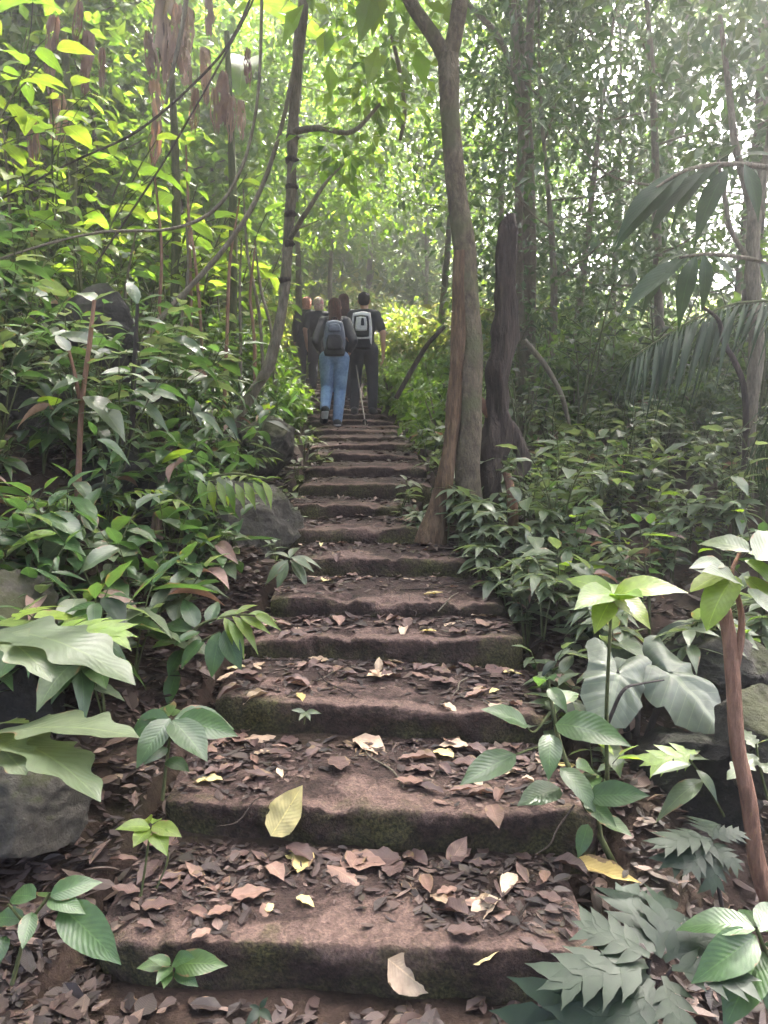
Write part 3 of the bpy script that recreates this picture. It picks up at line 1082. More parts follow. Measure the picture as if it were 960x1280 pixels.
def capsule_mesh(caps, voxel, smooth=3, extra=None, name="body"):
    """caps: (p0, r0, p1, r1) tapered capsules fused into ONE continuous surface"""
    tot = bmesh.new()
    for (p0, r0, p1, r1) in caps:
        bm = bmesh.new()
        ball(bm, p0, r0); ball(bm, p1, r1)
        h = bmesh.ops.convex_hull(bm, input=bm.verts)
        bmesh.ops.delete(bm, geom=[g for g in h['geom_interior'] if isinstance(g, bmesh.types.BMVert)], context='VERTS')
        tmp = bpy.data.meshes.new("tmp"); bm.to_mesh(tmp); bm.free()
        tot.from_mesh(tmp); bpy.data.meshes.remove(tmp)
    me = bpy.data.meshes.new(name); tot.to_mesh(me); tot.free()
    o = bpy.data.objects.new("tmp", me); col.objects.link(o)
    md = o.modifiers.new("r", 'REMESH'); md.mode = 'VOXEL'; md.voxel_size = voxel
    ms = o.modifiers.new("s", 'SMOOTH'); ms.iterations = smooth; ms.factor = .5
    dg = bpy.context.evaluated_depsgraph_get()
    res = bpy.data.meshes.new_from_object(o.evaluated_get(dg))
    bpy.data.objects.remove(o); bpy.data.meshes.remove(me)
    res.name = name
    if extra:
        bm = bmesh.new(); bm.from_mesh(res)
        for (p0, r0, p1, r1) in extra:
            b2 = bmesh.new(); ball(b2, p0, r0); ball(b2, p1, r1)
            h = bmesh.ops.convex_hull(b2, input=b2.verts)
            bmesh.ops.delete(b2, geom=[g for g in h['geom_interior'] if isinstance(g, bmesh.types.BMVert)], context='VERTS')
            tmp = bpy.data.meshes.new("tmp"); b2.to_mesh(tmp); b2.free(); bm.from_mesh(tmp); bpy.data.meshes.remove(tmp)
        bm.to_mesh(res); bm.free()
    res.polygons.foreach_set("use_smooth", np.ones(len(res.polygons), dtype=bool))
    return res


def V3(*a): return Vector(a)


def person(loc, rz, H, label, pose, top, bottom, shoe, hair, long_sleeve=False, hairlen=.0, slim=1.0, cap=None):
    """figure facing +Y (walking away). pose: joints in metres for a 1.7 m figure"""
    s = H / 1.7
    R = empty("person", loc, rz, s)
    tag(R, label, "person", "hikers climbing the stairs")
    J = dict(hipL=V3(-.095, 0, .90), hipR=V3(.095, 0, .90), kneeL=V3(-.10, .03, .50), kneeR=V3(.10, .03, .50), ankL=V3(-.10, -.02, .09), ankR=V3(.10, -.02, .09),
             shL=V3(-.175 * slim, .0, 1.39), shR=V3(.175 * slim, .0, 1.39), elL=V3(-.23, -.03, 1.12), elR=V3(.23, -.03, 1.12), wrL=V3(-.22, .10, .90), wrR=V3(.24, .05, .87), toeL=None, toeR=None, lean=.05)
    J.update(pose)
    ln = J['lean']
    for k in ('L', 'R'):
        if J['toe' + k] is None: J['toe' + k] = J['ank' + k] + V3(.015 if k == 'R' else -.015, .17, -.045)
    chest, neck, head = V3(0, ln * .7, 1.27), V3(0, ln, 1.45), V3(0, ln + .03, 1.585)
    torso = [(V3(0, 0, .93), (.155 * slim, .105, .09), V3(0, ln * .3, 1.08), (.135 * slim, .095, .08)), (V3(0, ln * .3, 1.08), (.135 * slim, .095, .08), chest, (.165 * slim, .11, .11)),
             (chest, (.165 * slim, .11, .11), V3(0, ln, 1.38), (.13 * slim, .075, .05))]
    for k in ('L', 'R'):
        torso.append((V3(0, ln, 1.41), .06, J['sh' + k] + V3(0, ln, 0), .062))
    legs, arms_u, arms_l, feet, fing = [], [], [], [], []
    for k in ('L', 'R'):
        legs += [(J['hip' + k], .093, J['knee' + k], .062), (J['knee' + k] + V3(0, -.01, -.05), .062, J['knee' + k].lerp(J['ank' + k], .35) + V3(0, -.015, 0), .056), (J['knee' + k].lerp(J['ank' + k], .35) + V3(0, -.015, 0), .056, J['ank' + k], .04)]
        sh = J['sh' + k] + V3(0, ln, 0)
        arms_u.append((sh, .058, J['el' + k], .043))
        arms_l.append((J['el' + k], .042, J['wr' + k], .028))
        fd = (J['wr' + k] - J['el' + k]).normalized()
        palm = J['wr' + k] + fd * .085
        arms_l.append((J['wr' + k] + fd * .02, (.024, .034, .03), palm, (.02, .038, .03)))
        sx = -1 if k == 'R' else 1
        for q, fl in enumerate((.062, .074, .068, .05)):
            b0 = palm + V3(0, (q - 1.5) * -.02, -.012)
            m0 = b0 + fd * fl * .55 + V3(sx * .008, 0, 0)
            fing += [(b0, .0105, m0, .0095), (m0, .0095, m0 + fd * fl * .5 + V3(sx * .028, 0, 0), .008)]
        t0 = J['wr' + k] + fd * .03 + V3(0, .032, 0)
        fing += [(t0, .013, t0 + fd * .04 + V3(0, .03, 0), .011), (t0 + fd * .04 + V3(0, .03, 0), .011, t0 + fd * .07 + V3(sx * .006, .038, 0), .009)]
        feet.append((J['ank' + k] + V3(0, -.02, 0) + (J['toe' + k] - J['ank' + k]).normalized() * -.02 + V3(0, 0, -.035), .043, J['toe' + k], (.045, .05, .032)))
    headc = [(neck + V3(0, 0, -.04), .058, neck + V3(0, .02, .06), .052), (head + V3(0, -.015, .03), (.078, .093, .085), head + V3(0, .025, -.065), (.058, .06, .05)), (head + V3(0, .095, -.02), .016, head + V3(0, .10, -.03), .014)]
    for sx in (-1, 1):
        headc.append((head + V3(sx * .078, 0, .0), (.012, .02, .03), head + V3(sx * .082, -.008, .005), (.01, .018, .028)))
    body = capsule_mesh(torso + legs + arms_u + arms_l + feet + headc, .011, 2, fing)
    obj("body", body, SKIN, R)
    face = []
    grow = lambda caps, g: [(a, (tuple(x + g for x in r) if hasattr(r, '__len__') else r + g), b, (tuple(x + g for x in q) if hasattr(q, '__len__') else q + g)) for a, r, b, q in caps]
    tcap = grow(torso, .018)
    for k in ('L', 'R'):
        sh = J['sh' + k] + V3(0, ln, 0)
        if long_sleeve:
            tcap += [(sh, .076, J['el' + k], .06), (J['el' + k], .06, J['wr' + k], .042)]
        else:
            tcap.append((sh, .078, sh.lerp(J['el' + k], .72), .07))
    obj("shirt", capsule_mesh(tcap, .013, 3, name="shirt"), top, R)
    lcap = [(V3(0, 0, .99), (.15 * slim, .115, .03), V3(0, -.01, .90), (.165 * slim, .125, .09))]
    for k in ('L', 'R'):
        lcap += [(J['hip' + k] + V3(0, -.02, 0), .112, J['knee' + k], .082), (J['knee' + k], .082, J['ank' + k] + (J['knee' + k] - J['ank' + k]).normalized() * .015, .068)]
    obj("trousers", capsule_mesh(lcap, .013, 3, name="trousers"), bottom, R)
    for k, ft in zip(('L', 'R'), feet):
        sh_o = obj("shoe", capsule_mesh(grow([ft], .011), .01, 2, name="shoe"), shoe[0], R)
        so = capsule_mesh([(ft[0] + V3(0, 0, -.028), (.05, .05, .022), ft[2] + V3(0, 0, -.012), (.05, .055, .022))], .01, 1, name="sole")
        obj("sole", so, shoe[1], sh_o)
    if cap is None:
        hc = [(head + V3(0, -.022, .045), (.088, .098, .09), head + V3(0, -.045, -.02), (.082, .075, .07))]
        if hairlen:
            hc += [(head + V3(0, -.06, -.02), (.085, .06, .06), V3(.01, ln - .10, 1.585 - hairlen * .6), (.085, .035, .05)), (V3(.01, ln - .10, 1.585 - hairlen * .6), (.085, .035, .05), V3(.03, ln - .115, 1.585 - hairlen), (.05, .02, .04))]
        else:
            hc = [(head + V3(0, -.018, .05), (.086, .098, .085), head + V3(0, -.05, -.01), (.078, .06, .055))]
        obj("hair", capsule_mesh(hc, .01, 1, name="hair"), hair, R)
    else:
        hc = [(head + V3(0, -.015, .05), (.095, .105, .09), head + V3(0, -.04, -.05), (.088, .08, .07))]
        obj("head_scarf", capsule_mesh(hc, .01, 1, name="head_scarf"), cap, R)
    for sx in (-1, 1):
        bm = bmesh.new(); ball(bm, head + V3(sx * .032, .088, .012), (.013, .008, .009)); me = bpy.data.meshes.new("eye"); bm.to_mesh(me); bm.free()
        obj("eye", me, HAIRD, R)
    bm = bmesh.new(); ball(bm, head + V3(0, .088, -.068), (.024, .008, .006)); me = bpy.data.meshes.new("mouth"); bm.to_mesh(me); bm.free()
    obj("mouth", me, RED, R)
    return R


def rbox(name, c, size, mat, parent, taper=.85, round_=.35):
    """soft-cornered pack shape"""
    bm = bmesh.new()
    bmesh.ops.create_cube(bm, size=1)
    bmesh.ops.subdivide_edges(bm, edges=bm.edges, cuts=7, use_grid_fill=True)
    for v in bm.verts:
        p = v.co * 2
        q = p.normalized() * max(abs(p.x), abs(p.y), abs(p.z))
        p = p.lerp(q, round_)
        t = (p.z + 1) / 2
        k = 1 - (1 - taper) * t * t
        v.co = Vector((p.x * .5 * size[0] * k + c[0], p.y * .5 * size[1] * k + c[1] + .006 * noise.noise(p * 3), p.z * .5 * size[2] + c[2]))
    me = bpy.data.meshes.new(name); bm.to_mesh(me); bm.free()
    me.polygons.foreach_set("use_smooth", np.ones(len(me.polygons), dtype=bool))
    return obj(name, me, mat, parent)


def backpack(loc, rz, s, label, main, dark, kind):
    R = empty("backpack", loc, rz, s)
    tag(R, label, "backpack", "hikers' backpacks")
    if kind == 'slate':
        rbox("pack_body", (0, -.10, .24), (.34, .20, .50), main, R, .78, .45)
        rbox("front_pocket", (0, -.215, .15), (.25, .07, .24), dark, R, .8, .45)
        rbox("top_pocket", (0, -.19, .36), (.20, .08, .13), main, R, .7, .5)
        rbox("base", (0, -.11, .03), (.32, .20, .14), dark, R, .95, .45)
    else:
        rbox("pack_body", (0, -.09, .27), (.33, .17, .52), main, R, .88, .35)
        rbox("frame_panel", (0, -.155, .30), (.25, .06, .34), dark, R, .9, .3)
        rbox("front_panel", (0, -.175, .33), (.19, .05, .22), main, R, .85, .35)
        rbox("emblem", (.02, -.197, .36), (.055, .012, .12), dark, R, .6, .3)
        rbox("base", (0, -.10, .05), (.30, .18, .16), dark, R, .95, .4)
        V, Fc = tube(spline([(-.14, -.17, .14, .008), (-.1, -.2, .115, .008), (.1, -.2, .115, .008), (.14, -.17, .14, .008)], 4), 6)
        obj("trim", pymesh("trim", V, Fc), main, R)
    for sx in (-1, 1):
        V, Fc = tube(spline([(sx * .10, -.03, .50, .018), (sx * .115, .06, .53, .018), (sx * .12, .13, .47, .018), (sx * .135, .15, .33, .016), (sx * .15, .06, .16, .013), (sx * .15, -.03, .10, .012)], 4), 7)
        obj("strap", pymesh("strap", V, Fc), dark, R)
    V, Fc = tube(spline([(-.04, -.06, .49, .008), (-.03, -.08, .525, .008), (.03, -.08, .525, .008), (.04, -.06, .49, .008)], 4), 6)
    obj("handle", pymesh("handle", V, Fc), dark, R)
    return R


def step_at(d):
    i = int(np.searchsorted(SD, d, side='right') - 1)
    return i, tread_z(i, (SL[i] + SR[i]) / 2, d)


# woman in jeans, right foot planted, left foot lifting behind her
iA, zA = step_at(9.68)
xA = at(419, 500, 9.75).x
sA = 1.60 / 1.7
person((xA, 9.72, zA), .05, 1.60, "hiker with long brown hair, black top and blue jeans, left heel lifted", dict(
    hipL=V3(-.10, .0, .90), hipR=V3(.085, 0, .90), kneeR=V3(.07, .05, .50), ankR=V3(.03, -.02, .085), kneeL=V3(-.11, .10, .53), ankL=V3(-.13, -.16, .24), toeL=V3(-.15, -.06, .08),
    elL=V3(-.25, -.06, 1.13), wrL=V3(-.20, .14, 1.02), elR=V3(.25, -.06, 1.13), wrR=V3(.21, .15, 1.04), lean=.08), CHAR, JEANS, (BLACK, SHOE_W), HAIRB, True, .42, .84)
backpack((xA, 9.72 - .045, zA + .95 * sA), .05, .84, "slate blue backpack with black lower pocket on the hiker in jeans", NAVY, BLACK, 'slate')

iB, zB = step_at(10.75)
xB = at(455, 450, 10.8).x
sB = 1.67 / 1.7
person((xB, 10.75, zB), -.05, 1.67, "hiker with short dark hair, black T-shirt and dark trousers carrying a white pack", dict(
    kneeR=V3(.12, .06, .50), ankR=V3(.12, .02, .09), kneeL=V3(-.12, .02, .50), ankL=V3(-.13, -.05, .09), elR=V3(.27, -.02, 1.13), wrR=V3(.27, .02, .87), elL=V3(-.25, -.02, 1.12), wrL=V3(-.16, .16, 1.0), lean=.04), BLACK, DGREY, (CHAR, CHAR), HAIRD, slim=.92)
backpack((xB - .02, 10.75 - .085, zB + .92 * sB), -.05, .9, "white and black frame backpack on the hiker in a black T-shirt", WHITE, BLACK, 'white')

xC = at(430, 450, 12.2).x
iC, zC = step_at(12.2)
person((xC, 12.2, zC), .1, 1.66, "hiker with reddish-brown hair mostly hidden between two backpacks", dict(lean=.05), CHAR, DGREY, (BLACK, SHOE_W), HAIRB, True, .3, .95)
xD = at(399, 450, 13.3).x
iD, zD = step_at(13.3)
person((xD, 13.3, zD), .15, 1.62, "hiker in a black T-shirt with a cream and pink head scarf", dict(lean=.05, kneeL=V3(-.10, .08, .52), ankL=V3(-.11, -.08, .12), elL=V3(-.25, .0, 1.13), wrL=V3(-.22, .08, .90)), BLACK, DGREY, (BLACK, SHOE_W), HAIRD, cap=SCARF)
xE = at(384, 450, 14.0).x
iE, zE = step_at(14.0)
person((xE, 14.0, zE), .2, 1.60, "hiker in dark grey with an orange head scarf at the front of the group", dict(lean=.05), CHAR, DGREY, (BLACK, SHOE_W), HAIRD, True, 0, 1.0, cap=HAIRP)

# trekking pole held by the hiker with the white pack
pt = V3(xB - .16 * sB, 10.75 + .25, zB + 1.0 * sB)
pb = at(457, 534, 9.75); pb.z = step_at(9.8)[1]
ax = (pb - pt)
R = empty("trekking_pole", pb)
tag(R, "thin metal trekking pole planted on the step behind the white-pack hiker", "trekking pole")
m_, t_, bs_, o_ = nt("pole_metal"); bs_.inputs["Base Color"].default_value = (.16, .15, .13, 1); bs_.inputs["Metallic"].default_value = .5; bs_.inputs["Roughness"].default_value = .35
q = pt - pb
for nm, a, b_, r0, mt in (("shaft", 0, .86, .009, m_), ("grip", .86, 1.03, .017, BLACK), ("basket", .045, .06, .028, BLACK), ("tip", -.0, .045, .006, CHAR)):
    V, Fc = tube([(*(q * a), r0), (*(q * ((a + b_) / 2)), r0 * 1.02), (*(q * b_), r0)], 8, flat_end=True)
    obj(nm, pymesh(nm, V, Fc), mt, R)

# ------------------------------------------------------------------ boulders
def boulder(px, py, d, size, seed, mat, label, sub=5, rz=0.0):
    p = at(px, py, d)
    bm = bmesh.new()
    bmesh.ops.create_icosphere(bm, subdivisions=sub, radius=1.0)
    rr = random.Random(seed)
    planes = [(Vector((rr.gauss(0, 1), rr.gauss(0, 1), rr.gauss(0, .8))).normalized(), rr.uniform(.55, .85)) for _ in range(13)]
    for v in bm.verts:
        q = v.co.copy()
        f = 1.1 + .38 * noise.noise(q * 1.1 + Vector((seed, 0, 0))) + .20 * noise.noise(q * 2.6 + Vector((0, seed, 0)))
        f += .10 * (abs(noise.noise(q * 5 + Vector((0, 0, seed)))) - .3) + .04 * noise.noise(q * 13)
        k = Vector((q.x * f, q.y * f, q.z * f))
        for pn, po in planes:
            e = k.dot(pn) - po - .05 * noise.noise(q * 3.3 + pn * 5)
            if e > 0: k -= pn * e * .93
        k += k.normalized() * (.05 * noise.noise(k * 6 + Vector((seed, 3, 0))) + .03 * noise.noise(k * 15))
        v.co = Vector((k.x * size[0], k.y * size[1], k.z * size[2]))
    me = bpy.data.meshes.new("boulder")
    bm.to_mesh(me); bm.free()
    me.polygons.foreach_set("use_smooth", np.ones(len(me.polygons), dtype=bool))
    o = obj("boulder", me, mat)
    o.location = p
    o.rotation_euler = (0, 0, rz)
    tag(o, label, "rock", "boulders along the stairs")
    return o


for args in [
    (30, 985, 2.62, (.34, .28, .20), 1.3, 'rock_moss', "blocky mossy boulder on the litter below the large lobed leaf"),
    (8, 775, 3.3, (.24, .3, .24), 4.1, 'rock_moss', "pale lichen-grey boulder beside the light green lobed leaves"),
    (25, 860, 3.1, (.22, .25, .2), 8.4, 'rock', "small dark boulder behind the big lobed leaf"),
    (305, 660, 5.2, (.34, .42, .46), 2.2, 'rock_moss', "tall craggy grey rock beside the middle steps"),
    (245, 690, 4.9, (.36, .4, .42), 5.2, 'rock', "black hollow rock under the overhanging plants"),
    (150, 650, 5.0, (.5, .4, .5), 6.2, 'rock', "dark rock behind the thin brown sapling stems"),
    (40, 600, 5.2, (.6, .5, .6), 7.7, 'rock', "broad black rock in the shaded bank"),
    (110, 480, 6.0, (.8, .5, .6), 9.1, 'rock', "high dark rock face under the bright shrubs"),
    (335, 555, 6.4, (.30, .4, .3), 3.4, 'rock_moss', "mossy rock at the foot of the leaning tree"),
    (905, 838, 3.4, (.30, .28, .16), 12.9, 'rock_moss', "flat mossy rock behind the cut sapling"),
    (850, 965, 2.95, (.26, .2, .24), 14.9, 'rock', "black rock in the hollow under the giant heart-shaped leaves"),
    (965, 930, 2.8, (.2, .25, .25), 15.3, 'rock_moss', "grey rock leaning behind the cut sapling trunk"),
    (490, 432, 15.0, (.36, .3, .28), 18.3, 'rock_moss', "pale boulder in the sunlit clearing beyond the hikers"),
]:
    px, py, d, size, seed, mt, lab = args
    boulder(px, py, d, size, seed, M[mt], lab, rz=seed)


# ------------------------------------------------------------------ trees that can be told apart
def prow(px, py, d, rpx):
    p = at(px, py, d)
    return (p.x, p.y, p.z, rpx / F_PX * d)


def wood(name, rows, mat, parent, n=6, nseg=14, **k):
    V, Fc = tube(spline(rows, n), nseg, **k)
    return obj(name, pymesh(name, V, Fc), mat, parent)


def localrows(rows, o):
    return [(r[0] - o[0], r[1] - o[1], r[2] - o[2], r[3]) for r in rows]


def tree_root(name, base, label, cat="tree", group=None):
    r = empty(name, base)
    tag(r, label, cat, group)
    return r


# twin-stemmed tree right of the stairs
D0 = 5.25
base = at(586, 648, D0); 
R = tree_root("forked_tree", base, "tall pale forked tree fused with a brown side stem beside the stairs")
L = lambda rows: localrows(rows, base)
wood("trunk", L([prow(589, 680, D0, 24), prow(588, 645, D0, 19), prow(585, 590, D0, 16), prow(587, 520, D0, 15), prow(588, 450, D0, 15), prow(585, 380, D0, 14), prow(580, 310, D0, 14), prow(570, 230, D0, 12), prow(563, 150, D0, 12), prow(560, 70, D0, 13)]), M['bark_pale'], R, 6, 16, rough=.18, freq=7)
wood("side_stem", L([prow(540, 680, D0 - .1, 22), prow(545, 652, D0 - .1, 17), prow(552, 610, D0 - .08, 12), prow(562, 560, D0 - .06, 9.5), prow(568, 500, D0 - .04, 9), prow(573, 430, D0 - .04, 9.5), prow(574, 370, D0 - .03, 10), prow(577, 315, D0 - .02, 9)]), M['bark_brown'], R, 6, 14, rough=.28, freq=9, flute=.05)
wood("limb", L([prow(560, 78, D0, 11), prow(545, 50, D0, 9.5), prow(528, 25, D0, 8.5), prow(510, -5, D0, 8), prow(470, -110, D0 - .1, 7), prow(440, -260, D0, 3)]), M['bark_pale'], R, 5, 10, rough=.15)
wood("limb", L([prow(560, 78, D0, 11), prow(568, 45, D0, 10), prow(574, 10, D0, 9.5), prow(590, -90, D0 + .1, 8), prow(630, -300, D0 + .3, 3)]), M['bark_pale'], R, 5, 10, rough=.15)
cen = [at(*q) - base for q in [(440, -240, 5.2), (470, -160, 5.1), (630, -280, 5.4), (600, -200, 5.7), (660, -200, 5.4), (540, -260, 5.6), (500, -330, 5.2), (590, -380, 5.8), (680, -330, 5.7), (420, -350, 5.5)]]
cr = cloud("crown", *clump_leaves(cen, [1.1] * len(cen), 170, .26, .6), M['cl_bright'], .5)
obj("crown", cr, None, R)

# dead twisted trunk with a root loop
D1 = 5.45
base = at(606, 650, D1)
R = tree_root("dead_trunk", base, "dark twisted dead trunk with broken top behind the forked tree")
L = lambda rows: localrows(rows, base)
wood("trunk", L([prow(600, 685, D1, 30), prow(606, 640, D1, 21), prow(614, 585, D1, 17), prow(623, 535, D1, 15), prow(621, 500, D1, 13), prow(629, 440, D1, 14), prow(628, 375, D1, 13), prow(633, 315, D1, 13), prow(638, 285, D1, 11), prow(641, 268, D1, 6)]), M['bark_dark'], R, 8, 20, rough=.75, freq=13, flute=.16, twist=.2, flat_end=True)
wood("root", L([prow(616, 520, D1 + .05, 8), prow(640, 545, D1 + .1, 10), prow(653, 575, D1 + .08, 10), prow(646, 600, D1 + .02, 7)]), M['bark_dark'], R, 6, 12, rough=.5, freq=10)
wood("root", L([prow(632, 590, D1 - .05, 5), prow(637, 605, D1 - .06, 6), prow(641, 630, D1 - .06, 7), prow(642, 660, D1 - .04, 7)]), M['bark_red'], R, 5, 10, rough=.2)
wood("root", L([prow(598, 498, D1 + .05, 5), prow(606, 508, D1 + .04, 7), prow(614, 520, D1 + .02, 7)]), M['bark_red'], R, 5, 10, rough=.2)

# leaning tree with lianas, left of the hikers
D2 = 6.6
base = at(290, 535, D2)
R = tree_root("leaning_tree", base, "slim knotted tree curving up from the left bank beside the hikers")
L = lambda rows: localrows(rows, base)
rows = [prow(275, 560, D2, 10.4), prow(305, 508, D2, 7.6), prow(335, 458, D2, 7.2), prow(350, 405, D2, 6.8), prow(359, 330, D2, 6.4), prow(364, 240, D2, 6.4), prow(366, 160, D2, 6.0), prow(373, 70, D2, 6.4), prow(380, -10, D2, 6.4), prow(388, -120, D2, 4.8), prow(395, -300, D2, 2.4)]
wood("trunk", L(rows), M['bark_twig'], R, 7, 10, rough=.3, freq=10)
for (px, py) in [(366, 172), (365, 200), (364, 234), (363, 268), (361, 305), (357, 350)]:
    wood("knot", L([prow(px, py - 4, D2, 5), prow(px, py - 1, D2, 7.6), prow(px, py + 2, D2, 7.6), prow(px + 1, py + 5, D2, 5)]), M['bark_dark'], R, 3, 10, rough=.4, freq=20)
wood("limb", L([prow(362, 165, D2, 5), prow(400, 160, D2 - .1, 3.5), prow(440, 165, D2 - .1, 3), prow(475, 130, D2, 2)]), M['bark_twig'], R, 5, 7)
wood("limb", L([prow(361, 300, D2, 4), prow(385, 262, D2 - .2, 3), prow(410, 225, D2 - .2, 2), prow(430, 205, D2, 1.2)]), M['bark_twig'], R, 5, 7)
cen = [at(*q) - base for q in [(395, -300, 6.6), (330, -220, 6.8), (440, -200, 6.4), (470, 110, 6.6), (480, 40, 6.8), (430, 195, 6.6), (450, -40, 7.0), (380, -420, 6.8)]]
obj("crown", cloud("crown", *clump_leaves(cen, [.55, .6, .6, .4, .5, .35, .5, .7], 150, .14), M['cl_bright'], .5), None, R)


def vine(rows, mat, label, group="lianas over the left bank", name="liana"):
    if name == "liana" and group.endswith("bank"):
        rows = [(*r[:3], r[3] * .68) for r in rows]
    V, Fc = tube(spline(rows, 6), 7, rough=.2, freq=8)
    b = Vector(rows[0][:3])
    me = pymesh(name, [Vector(v) - b for v in V], Fc)
    o = obj(name, me, mat)
    o.location = b
    return tag(o, label, "vine", group)


vine([prow(150, 470, 6.0, 5), prow(200, 400, 6.1, 5), prow(246, 350, 6.2, 5), prow(285, 305, 6.3, 4.5), prow(320, 250, 6.4, 4.2), prow(346, 180, 6.5, 4), prow(363, 108, 6.55, 4), prow(375, 40, 6.6, 4), prow(383, -60, 6.6, 4)], M['bark_twig'], "thick liana sweeping up to meet the leaning tree")
vine([prow(-20, 330, 5.4, 2), prow(60, 305, 5.5, 2.3), prow(130, 290, 5.6, 2.5), prow(215, 286, 5.8, 3), prow(268, 262, 6, 3.2), prow(300, 215, 6.1, 3.2), prow(318, 150, 6.2, 3), prow(325, 80, 6.3, 2.8), prow(328, -40, 6.4, 2.8)], M['bark_twig'], "thin liana hanging in a long curve left of the leaning tree")
vine([prow(-20, 260, 6.2, 1.8), prow(85, 205, 6.4, 1.8), prow(170, 165, 6.4, 2.2), prow(245, 102, 6.5, 2.2), prow(290, 48, 6.6, 2.2), prow(325, -30, 6.7, 2)], M['bark_dark'], "dark thin liana slanting up in front of the dead banana leaves")
vine([prow(120, 330, 5.9, 1.6), prow(195, 218, 6, 1.8), prow(238, 145, 6, 1.8), prow(272, 85, 6.1, 1.8), prow(312, 10, 6.2, 1.8), prow(330, -40, 6.2, 1.8)], M['bark_dark'], "straight dark liana crossing the other lianas")
vine([prow(207, 130, 7.4, 3), prow(218, 80, 7.4, 4), prow(230, 20, 7.4, 4), prow(240, -60, 7.4, 4)], M['bark_twig'], "pale hanging liana beside the dead banana leaves")
vine([prow(495, 498, 7.5, 3), prow(515, 462, 7.5, 3.2), prow(535, 430, 7.4, 3), prow(556, 408, 7.4, 2)], M['bark_dark'], "dark leaning branch behind the forked tree", "saplings right of the stairs", "leaning_branch")
vine([prow(925, 645, 5.6, 3), prow(932, 560, 5.6, 4), prow(931, 490, 5.6, 3.6), prow(920, 455, 5.6, 3.4), prow(905, 428, 5.6, 3.2), prow(898, 400, 5.6, 2.6), prow(878, 383, 5.5, 2)], M['bark_dark'], "dark crooked vine in front of the slender right tree", "lianas on the right")
vine([prow(655, 425, 7, 3.5), prow(680, 455, 7, 3.5), prow(700, 490, 7, 3.2), prow(712, 530, 7, 2.5)], M['bark_twig'], "bowed bare branch behind the dead trunk", "lianas on the right")
vine([prow(488, 40, 6.8, 2), prow(500, 90, 6.8, 3), prow(506, 140, 6.8, 2.5), prow(500, 175, 6.8, 2)], M['bark_twig'], "short hanging stem left of the fork of the pale tree", "lianas on the right")

for k, (px, py, d) in enumerate([(255, 470, 7.2), (300, 470, 7.6), (318, 480, 7.8), (330, 470, 8.0), (280, 480, 6.9), (225, 470, 6.6), (200, 480, 6.2), (150, 450, 6.8), (60, 450, 6.6), (20, 420, 6.4), (240, 450, 8), (345, 470, 8.4)]):
    hh = rnd.uniform(160, 330); lx = rnd.uniform(-30, 30)
    vine([prow(px, py + 40, d, 2.4), prow(px + lx * .2, py - hh * .3, d, 2.1), prow(px + lx * .6 + rnd.uniform(-6, 6), py - hh * .65, d, 1.7), prow(px + lx, py - hh, d, 1)], M['bark_twig'] if k % 2 else M['bark_red'],
         ("thin brown bare stem " if k % 2 == 0 else "thin grey bare stem ") + landmark(at(px, py, d).x, d), "thin bare stems on the left slope", "bare_stem")

# slender tree on the right
D3 = 6.2
base = at(933, 612, D3)
R = tree_root("slender_tree", base, "slender reddish-grey forked tree behind the palm frond")
L = lambda rows: localrows(rows, base)
wood("trunk", L([prow(931, 660, D3, 9), prow(934, 605, D3, 8), prow(938, 520, D3, 8), prow(946, 430, D3, 9), prow(941, 340, D3, 8), prow(943, 265, D3, 8)]), M['bark_twig'], R, 6, 10, rough=.25, freq=8)
wood("limb", L([prow(943, 268, D3, 6.5), prow(930, 225, D3, 5), prow(918, 175, D3, 4.5), prow(912, 120, D3 + .1, 4), prow(900, 20, D3 + .2, 2.5)]), M['bark_twig'], R, 5, 8)
wood("limb", L([prow(943, 268, D3, 7), prow(955, 215, D3, 6), prow(966, 150, D3, 5), prow(980, 40, D3, 4)]), M['bark_twig'], R, 5, 8)
wood("limb", L([prow(940, 330, D3, 4), prow(915, 290, D3, 3), prow(905, 240, D3, 2.6), prow(898, 200, D3, 2)]), M['bark_twig'], R, 5, 7)
cen = [at(*q) - base for q in [(900, 10, 6.4), (860, -60, 6.6), (960, -40, 6.4), (1020, 20, 6.2), (985, 90, 6.4), (930, 90, 6.5), (900, 190, 6.5), (1010, 160, 6.3)]]
obj("crown", cloud("crown", *clump_leaves(cen, [.6, .6, .6, .7, .5, .4, .3, .5], 130, .14), M['cl_dark'], .5), None, R)


D4 = 9.2
base = at(648, 570, D4)
R = tree_root("slender_tree", base, "slender pale grey tree rising behind the dead twisted trunk")
L = lambda rows: localrows(rows, base)
wood("trunk", L([prow(648, 640, D4, 7.5), prow(648, 540, D4, 6.0), prow(651, 420, D4, 5.6), prow(648, 300, D4, 5.2), prow(652, 190, D4, 5.2), prow(660, 90, D4, 5.2), prow(664, 0, D4, 4.5), prow(670, -150, D4, 3.0)]), M['bark_pale'], R, 6, 10, rough=.2, freq=8)
wood("limb", L([prow(655, 150, D4, 3.8), prow(640, 85, D4, 3.4), prow(622, 45, D4 - .1, 4), prow(595, 15, D4 - .1, 3), prow(560, -20, D4, 1.5)]), M['bark_twig'], R, 5, 8)
wood("limb", L([prow(656, 120, D4, 3.8), prow(646, 60, D4, 3.4), prow(642, 0, D4, 3.0), prow(640, -90, D4, 2.2)]), M['bark_twig'], R, 5, 8)
cen = [at(*q) - base for q in [(600, 20, 9.1), (640, -60, 9.3), (680, -100, 9.2), (700, -20, 9.6), (560, -40, 9.1), (720, 60, 9.8), (650, -180, 9.2)]]
obj("crown", cloud("crown", *clump_leaves(cen, [.4, .5, .6, .5, .45, .4, .7], 90, .14), M['cl_mid'], .45), None, R)

